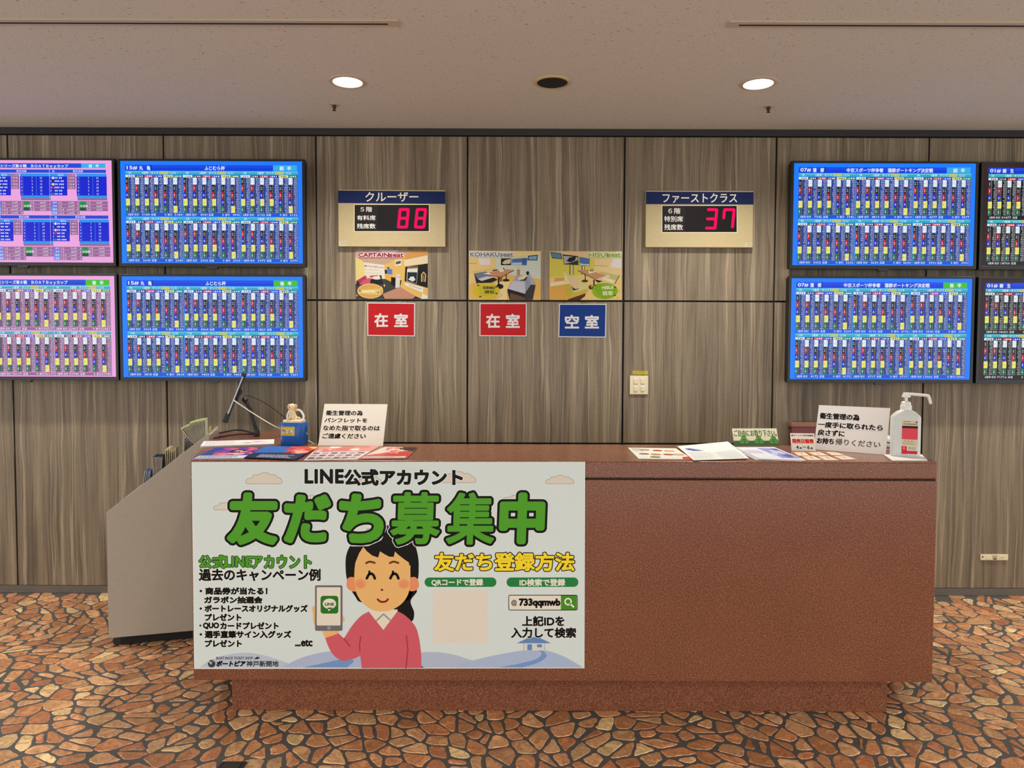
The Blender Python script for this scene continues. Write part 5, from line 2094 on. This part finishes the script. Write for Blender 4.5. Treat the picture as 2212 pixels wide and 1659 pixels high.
def _wrap(p, l):
    r = _f(p, l)
    # follow the rounded front corner
    x = r[:, 0]
    k = np.clip((-x - (DW - .03)) / .03, 0, .92)
    r[:, 1] += .03 * (1 - np.sqrt(1 - k ** 2))
    return r


cv.mapf = _wrap
for k in range(10):
    cv.rect(k / 10, 0, (k + 1) / 10, 1, (244, 206, 42), 0)
for ch, x0 in (('募', .05), ('金', .35), ('箱', .66)):
    cv.text(ch, x0, .24, x0 + .27, .76, (246, 244, 236), 3, .006, .025, (50, 36, 20), 3)
lines(cv, .03, .06, .97, .15, 1, (60, 46, 20), 40)
lines(cv, .1, .85, .9, .94, 1, (60, 46, 20), 41)
cv.build('label', MT['ink'], t)
cv = Canvas(affine((DW + .0008, -.012, .088), (0, .026, 0), (0, 0, -.05), (1, 0, 0), 0.0001))
blobs(cv, 6, [(30, 34, 44), (60, 66, 80)], 42, .1, .1, .8, .9, .26)
blobs(cv, 5, [(206, 206, 210)], 43, .4, .2, .95, .9, .15, 3)
cv.build('emblem', MT['ink'], t)
for sx in (-1, 1):
    pts = crv([(-.008 + sx * .010, .010, DH + .056), (sx * .026 - .003, .014, DH + .052), (sx * .040, .012, DH + .028), (sx * .037, .008, DH + .010)], 6)
    tube('harness_strap', pts, .0026, MT['white'], t, 8, 2.0)


def blob_mesh(name, parts, m, parent, voxel, loc=(0, 0, 0)):
    bm = bmesh.new()
    for c, r, e in parts:
        g = bmesh.ops.create_icosphere(bm, subdivisions=3, radius=1.0)
        R = Matrix.Rotation(math.radians(e[0]), 3, 'X') @ Matrix.Rotation(math.radians(e[1]), 3, 'Y') @ Matrix.Rotation(math.radians(e[2]), 3, 'Z')
        for v in g['verts']:
            q_ = Vector((v.co.x * r[0], v.co.y * r[1], v.co.z * r[2]))
            v.co = R @ q_ + Vector(c)
    o = from_bm(name, bm, m, parent, None, True)
    rm = o.modifiers.new('blend', 'REMESH')
    rm.mode = 'VOXEL'
    rm.voxel_size = voxel
    rm.use_smooth_shade = True
    sm = o.modifiers.new('soft', 'SMOOTH')
    sm.iterations = 5
    sm.factor = .5
    o.location = loc
    return o


dog = blob_mesh('puppy_figure', [
    ((0, .004, .018), (.015, .016, .020), (-12, 0, 0)), ((0, .0, .034), (.0125, .0125, .018), (-6, 0, 0)),
    ((0, -.004, .060), (.0165, .0155, .015), (0, 0, 0)), ((0, -.017, .056), (.0085, .009, .0072), (0, 0, 0)),
    ((-.0075, -.011, .016), (.0052, .0056, .017), (4, 0, 0)), ((.0075, -.011, .016), (.0052, .0056, .017), (4, 0, 0)),
    ((-.0078, -.015, .0035), (.0055, .0075, .004), (0, 0, 0)), ((.0078, -.015, .0035), (.0055, .0075, .004), (0, 0, 0)),
    ((-.014, .004, .009), (.008, .013, .010), (0, 0, 14)), ((.014, .004, .009), (.008, .013, .010), (0, 0, -14)),
    ((-.016, -.008, .0035), (.005, .008, .004), (0, 0, 0)), ((.016, -.008, .0035), (.005, .008, .004), (0, 0, 0)),
    ((.021, .014, .008), (.014, .0055, .0055), (0, 24, 20))], MT['ivory'], t, 0.0012, (-.008, 0, DH + .0105))
for sx in (-1, 1):
    blob_mesh('ear', [((sx * .0175, -.002, .056), (.0055, .0085, .013), (0, sx * 14, 0)), ((sx * .015, -.001, .067), (.006, .007, .006), (0, 0, 0))], MT['tan'], dog, .001)
    bm = bmesh.new()
    bmesh.ops.create_uvsphere(bm, u_segments=12, v_segments=8, radius=.0018)
    o = from_bm('eye', bm, MT['black'], dog, None, True)
    o.location = (sx * .0068, -.0185, .0632)
bm = bmesh.new()
bmesh.ops.create_uvsphere(bm, u_segments=12, v_segments=8, radius=.0027)
o = from_bm('nose', bm, MT['black'], dog, None, True)
o.location = (0, -.0258, .0585)

# --- tablet on its bendy black stand
YT = -0.73
pole = on_top(555, 943)
YT = pole.y
t = thing('tablet_stand', 'black bent-arm tablet stand on the left end of the counter', 'stand', (pole.x, pole.y, HC + .0003))
off = Vector(t.location)


WD = Vector((pole.x - CAM.x, pole.y - CAM.y, 0)).normalized()     # the tablet is seen edge-on


def loc_px(px, py, dy=0.0):
    d = RGT * (px - W / 2) - UPV * (py - H / 2) + FWD * FPX
    k = (Vector((pole.x, pole.y, 0)) + WD * dy - CAM).dot(WD) / d.dot(WD)
    return CAM + d * k - off


for b_, mids in (((474, 938), (515, 934.5)), ((461, 949.5), (510, 944.5))):
    e = on_top(*b_) - off
    m_ = on_top(*mids) - off
    pts = crv([(0, 0, .012), (m_.x, m_.y, .014), (e.x, e.y, .0065)], 10)
    tube('base_leg', pts, .0048, MT['black'], t, 10)
tube('foot_socket', [(0, 0, .001), (0, 0, .006), (0, 0, .030), (-.001, 0, .038)], [.013, .0145, .0135, .010], MT['black'], t, 16)
arm = crv([(0, 0, .034), loc_px(548, 912), loc_px(541, 885), loc_px(529, 866)], 8)
tube('arm', arm, [.0088] * 12 + [.0085] * 13, MT['black'], t, 12)
bj = loc_px(529, 864)
lathe('ball_joint', [(0, -.014), (.009, -.012), (.014, -.003), (.014, .004), (.008, .012), (0, .014)], MT['black'], t, 20).location = bj
hub = [loc_px(x, y) for x, y in ((520, 853), (524, 846), (521, 839), (516, 846))]
prism('mount_hub', [v - WD * .022 for v in hub], WD * .044, MT['black'], t, 0.003)
u_dir = (loc_px(530, 808) - loc_px(489, 910)).normalized()
n_dir = WD.cross(u_dir).normalized()
if n_dir.x > 0:
    n_dir = -n_dir
ctr_ = loc_px(509, 862)


def frame_box(name, u0, u1, n0, n1, w, m, parent, bev=.0015):
    pts = [ctr_ + u_dir * a + n_dir * b - WD * w for a, b in ((u0, n0), (u1, n0), (u1, n1), (u0, n1))]
    return prism(name, pts, WD * (2 * w), m, parent, bev)


L1 = ((loc_px(530, 808) - ctr_).dot(u_dir))
L0 = ((loc_px(488, 911) - ctr_).dot(u_dir))
frame_box('clamp_bar', L0 + .03, L1 - .01, -.004, .002, .009, MT['dull'], t)
frame_box('clamp_back', -.01, .055, -.012, -.003, .026, MT['black'], t, .003)
frame_box('upper_clamp', L1 - .014, L1 + .004, -.006, .018, .024, MT['black'], t, .003)
frame_box('lower_clamp', L0 - .004, L0 + .044, -.006, .019, .022, MT['black'], t, .004)
o = frame_box('tablet', L0 + .045, L1 - .015, .004, .0105, .075, MT['silver'], None, .002)
gl = frame_box('screen_glass', L0 + .049, L1 - .019, .0106, .0114, .070, MT['bezel'], o, .0002)
o.location = off
tag(o, 'thin tablet with silver edge, gripped edge-on by the black tablet stand', 'tablet')


def cable(name, label, pts, r, m):
    pts = [Vector(v) for v in pts]
    b = pts[-1]
    o = tube(name, [v - b for v in crv(pts, 10)], r, m, None, 8)
    o.location = b
    return tag(o, label, 'cable')


w0 = loc_px(504, 864, -.082) + off
cable('charging_cable', 'white cable hanging from the tablet to behind the blue donation box', [w0, loc_px(514, 871, -.085) + off, loc_px(550, 895, -.07) + off, at_y(590, 919, YT - .06), at_y(612, 928, YT + .02),
      at_y(640, 936, YT + .05), at_y(664, 951, YF + DEP + .05), Vector((on_top(686, 962).x, YF + DEP + .06, HC - .03))], .0026, MT['cable'])
cable('power_cable', 'thin black cable running from the tablet stand down behind the puppy figure', [at_y(530, 854, YT + .012), at_y(547, 858, YT + .02), at_y(575, 872, YT + .03), at_y(608, 896, YT + .05), at_y(640, 925, YT + .08),
      Vector((at_y(668, 960, YT + .1).x, YT + .1, HC - .04))], .0020, MT['black'])

# --- grey brochure rack leaning against the left wing
pf = at_z(232, 1399, 0)
RA = math.radians(15.5)
rk = thing('brochure_rack', 'grey sloped brochure rack on casters beside the left end of the counter', 'rack', (pf.x, pf.y, 0), RA)
RM = Matrix.Rotation(RA, 3, 'Z')
RMI = RM.transposed()


def rack_sz(px, py, tt):
    """rack coordinates (s, z) of a photo point on the upright plane tt behind the near panel"""
    n = RM @ Vector((0, 1, 0))
    o_ = Vector((pf.x, pf.y, 0)) + n * tt
    d = RGT * (px - W / 2) - UPV * (py - H / 2) + FWD * FPX
    k = (o_ - CAM).dot(n) / d.dot(n)
    v = RMI @ (CAM + d * k - Vector((pf.x, pf.y, 0)))
    return v.x, v.z


s_l, z_l = rack_sz(229.5, 1107, 0)
s_t, z_t = rack_sz(448.5, 937, 0)
_, z_b = rack_sz(232, 1379, 0)
RD, S1 = .41, s_t + .006
th = .018


def panel(name, t0, mt):
    prof = [(s_l, t0, z_b), (S1, t0, z_b), (S1, t0, z_t), (s_t, t0, z_t), (s_l, t0, z_l)]
    prism(name, prof, (0, th, 0), mt, rk, 0.001)


panel('side_panel', 0, MT['grey'])
panel('side_panel', RD - th, MT['grey'])
box('front_panel', s_l, s_l + .016, th, RD - th, z_b, z_l - .004, MT['grey'], rk)
box('back_panel', S1 - .014, S1, th, RD - th, z_b, z_t - .012, MT['grey'], rk)
sl = (z_t - z_l) / (s_t - s_l)
# lip along the foot of the slope, then stepped pockets
prism('front_lip', [(s_l + .017, th, z_l - .03), (s_l + .017, th, z_l - .004), (s_l + .085, th, z_l + .085 * sl - .012), (s_l + .085, th, z_l + .085 * sl - .05)], (0, RD - 2 * th, 0), MT['cream'], rk)
lo = .15
prism('sloped_shelf', [(s_l + .10, th, z_l + .10 * sl - lo - .01), (s_l + .10, th, z_l + .10 * sl - lo), (S1 - .016, th, z_t - lo), (S1 - .016, th, z_t - lo - .01)], (0, RD - 2 * th, 0), MT['grey'], rk)
box('under_shade_block', s_l + .05, S1 - .01, .015, RD - .02, .006, z_b - .001, MT['gap'], rk)  # black block stands in for the shade under the rack
for tt in (.05, RD - .05):
    for ss in (s_l + .035, S1 - .05):
        c = lathe('caster', [(0, -.011), (.020, -.011), (.0225, -.008), (.0225, .008), (.020, .011), (0, .011)], MT['black'], rk, 24)
        c.rotation_euler = (math.pi / 2, 0, 0)
        c.location = (ss, tt - .02, .0225)
        k_ = lathe('caster_fork', [(.0, .028), (.008, .028), (.012, .036), (.02, .040), (.02, z_b), (0, z_b)], MT['chrome'], rk, 16)
        k_.location = (ss, tt - .02, 0)

LEAF = {}


def leaflet(s, z, tt, tilt, w, h, col, top, label, group):
    """paper leaflet standing in a pocket; bottom at (s, z)"""
    key = (col, top, round(w, 3), round(h, 2))
    if key not in LEAF:
        cv = Canvas(lambda p, l: np.stack((0 * p[:, 0] - .0010 - l * .00008, p[:, 0] * w, h * (1 - p[:, 1])), 1))
        cv.rect(0, 0, 1, 1, col, 0)
        cv.rect(0, 0, 1, .16, top, 1)
        lines(cv, .1, .25, .9, .6, 5, tuple(int(v * .75) for v in col), 50, 1, .4)
        vs = [(-.0009, 0, h), (-.0009, w, h), (-.0009, w, 0), (-.0009, 0, 0), (.0009, 0, h), (.0009, w, h), (.0009, w, 0), (.0009, 0, 0)]
        m_ = cv.build('leaflet', MT['ink'], None, [(vs, [(4, 5, 6, 7)], col), (vs, [(0, 4, 5, 1)], top), (vs, [(2, 6, 7, 3), (3, 7, 4, 0), (1, 5, 6, 2)], (226, 220, 204))])
        LEAF[key] = m_.data
        bpy.data.objects.remove(m_)
    o = bpy.data.objects.new('leaflet', LEAF[key])
    COL.objects.link(o)
    v = RM @ Vector((s, tt, 0)) + Vector((pf.x, pf.y, z))
    o.location = v
    o.rotation_euler = Matrix(RM @ Matrix.Rotation(tilt, 3, 'Y')).to_euler()
    return tag(o, label, 'leaflet', group)


def bunch(px0, px1, py_top, py_bot, n, tilt0, tilt1, col, top, label, group, tt=.03, w=.10):
    """n leaflets between two photo columns; the slope hides their feet"""
    for i in range(n):
        f = i / max(1, n - 1)
        s, zt_ = rack_sz(px0 + (px1 - px0) * f, py_top + random.uniform(-2, 3) * (n > 3), tt)
        _, zb_ = rack_sz(px0 + (px1 - px0) * f, py_bot, tt)
        h = zt_ - zb_
        leaflet(s - math.sin(tilt0 + (tilt1 - tilt0) * f) * h, zb_, tt, tilt0 + (tilt1 - tilt0) * f, w, h, col, top, label, group)


bunch(313, 324, 1017, 1080, 4, .12, .10, (190, 206, 220), (76, 140, 196), 'pale blue booklet low on the slope of the grey rack, lowest bunch', 'pale blue booklets in the rack')
bunch(329, 350, 987, 1062, 9, -.02, .04, (52, 62, 74), (40, 52, 64), 'dark slate leaflet in the bunch above the pale blue booklets of the rack', 'dark slate leaflets in the rack', w=.12)
bunch(357, 378, 969, 1040, 6, -.03, .02, (206, 196, 150), (216, 208, 160), 'cream yellow booklet in the middle of the sloped grey rack', 'cream yellow booklets in the rack')
bunch(398, 414, 948, 1010, 6, .0, .03, (96, 74, 104), (206, 190, 204), 'purple booklet in the bunch below the fanned yellow leaflets', 'purple booklets in the rack', tt=.125)
bunch(418, 428, 946, 1000, 3, .0, .03, (42, 58, 96), (60, 80, 120), 'navy booklet between the purple booklets and the fanned yellow leaflets', 'navy booklets in the rack', tt=.125, w=.08)
FN = 'yellow-topped leaflet in the fan at the top of the grey rack'
s0, z0 = S1 - .062, rack_sz(434, 968, .03)[1]
s1, z1 = S1 - .020, rack_sz(450, 962, .03)[1]
for i in range(18):
    f = i / 17
    tl = -.62 + .62 * f ** .8
    hgt = .125 + .022 * f
    leaflet(s0 + (s1 - s0) * f, z0 + (z1 - z0) * f, .03 + .0006 * (i % 3), tl, .085, round(hgt / .008) * .008, (206, 204, 176), (206, 214, 96), FN, 'fanned yellow leaflets in the rack')
s0, z0 = rack_sz(454, 965, .20)
s0 = min(s0, S1 - .034)
leaflet(s0, z0, .20, .12, .09, .105, (226, 206, 90), (236, 196, 60), 'single yellow card at the top of the grey rack, right of the fan', None)

bpy.data.objects.remove(_fo)
bpy.data.curves.remove(_fc)
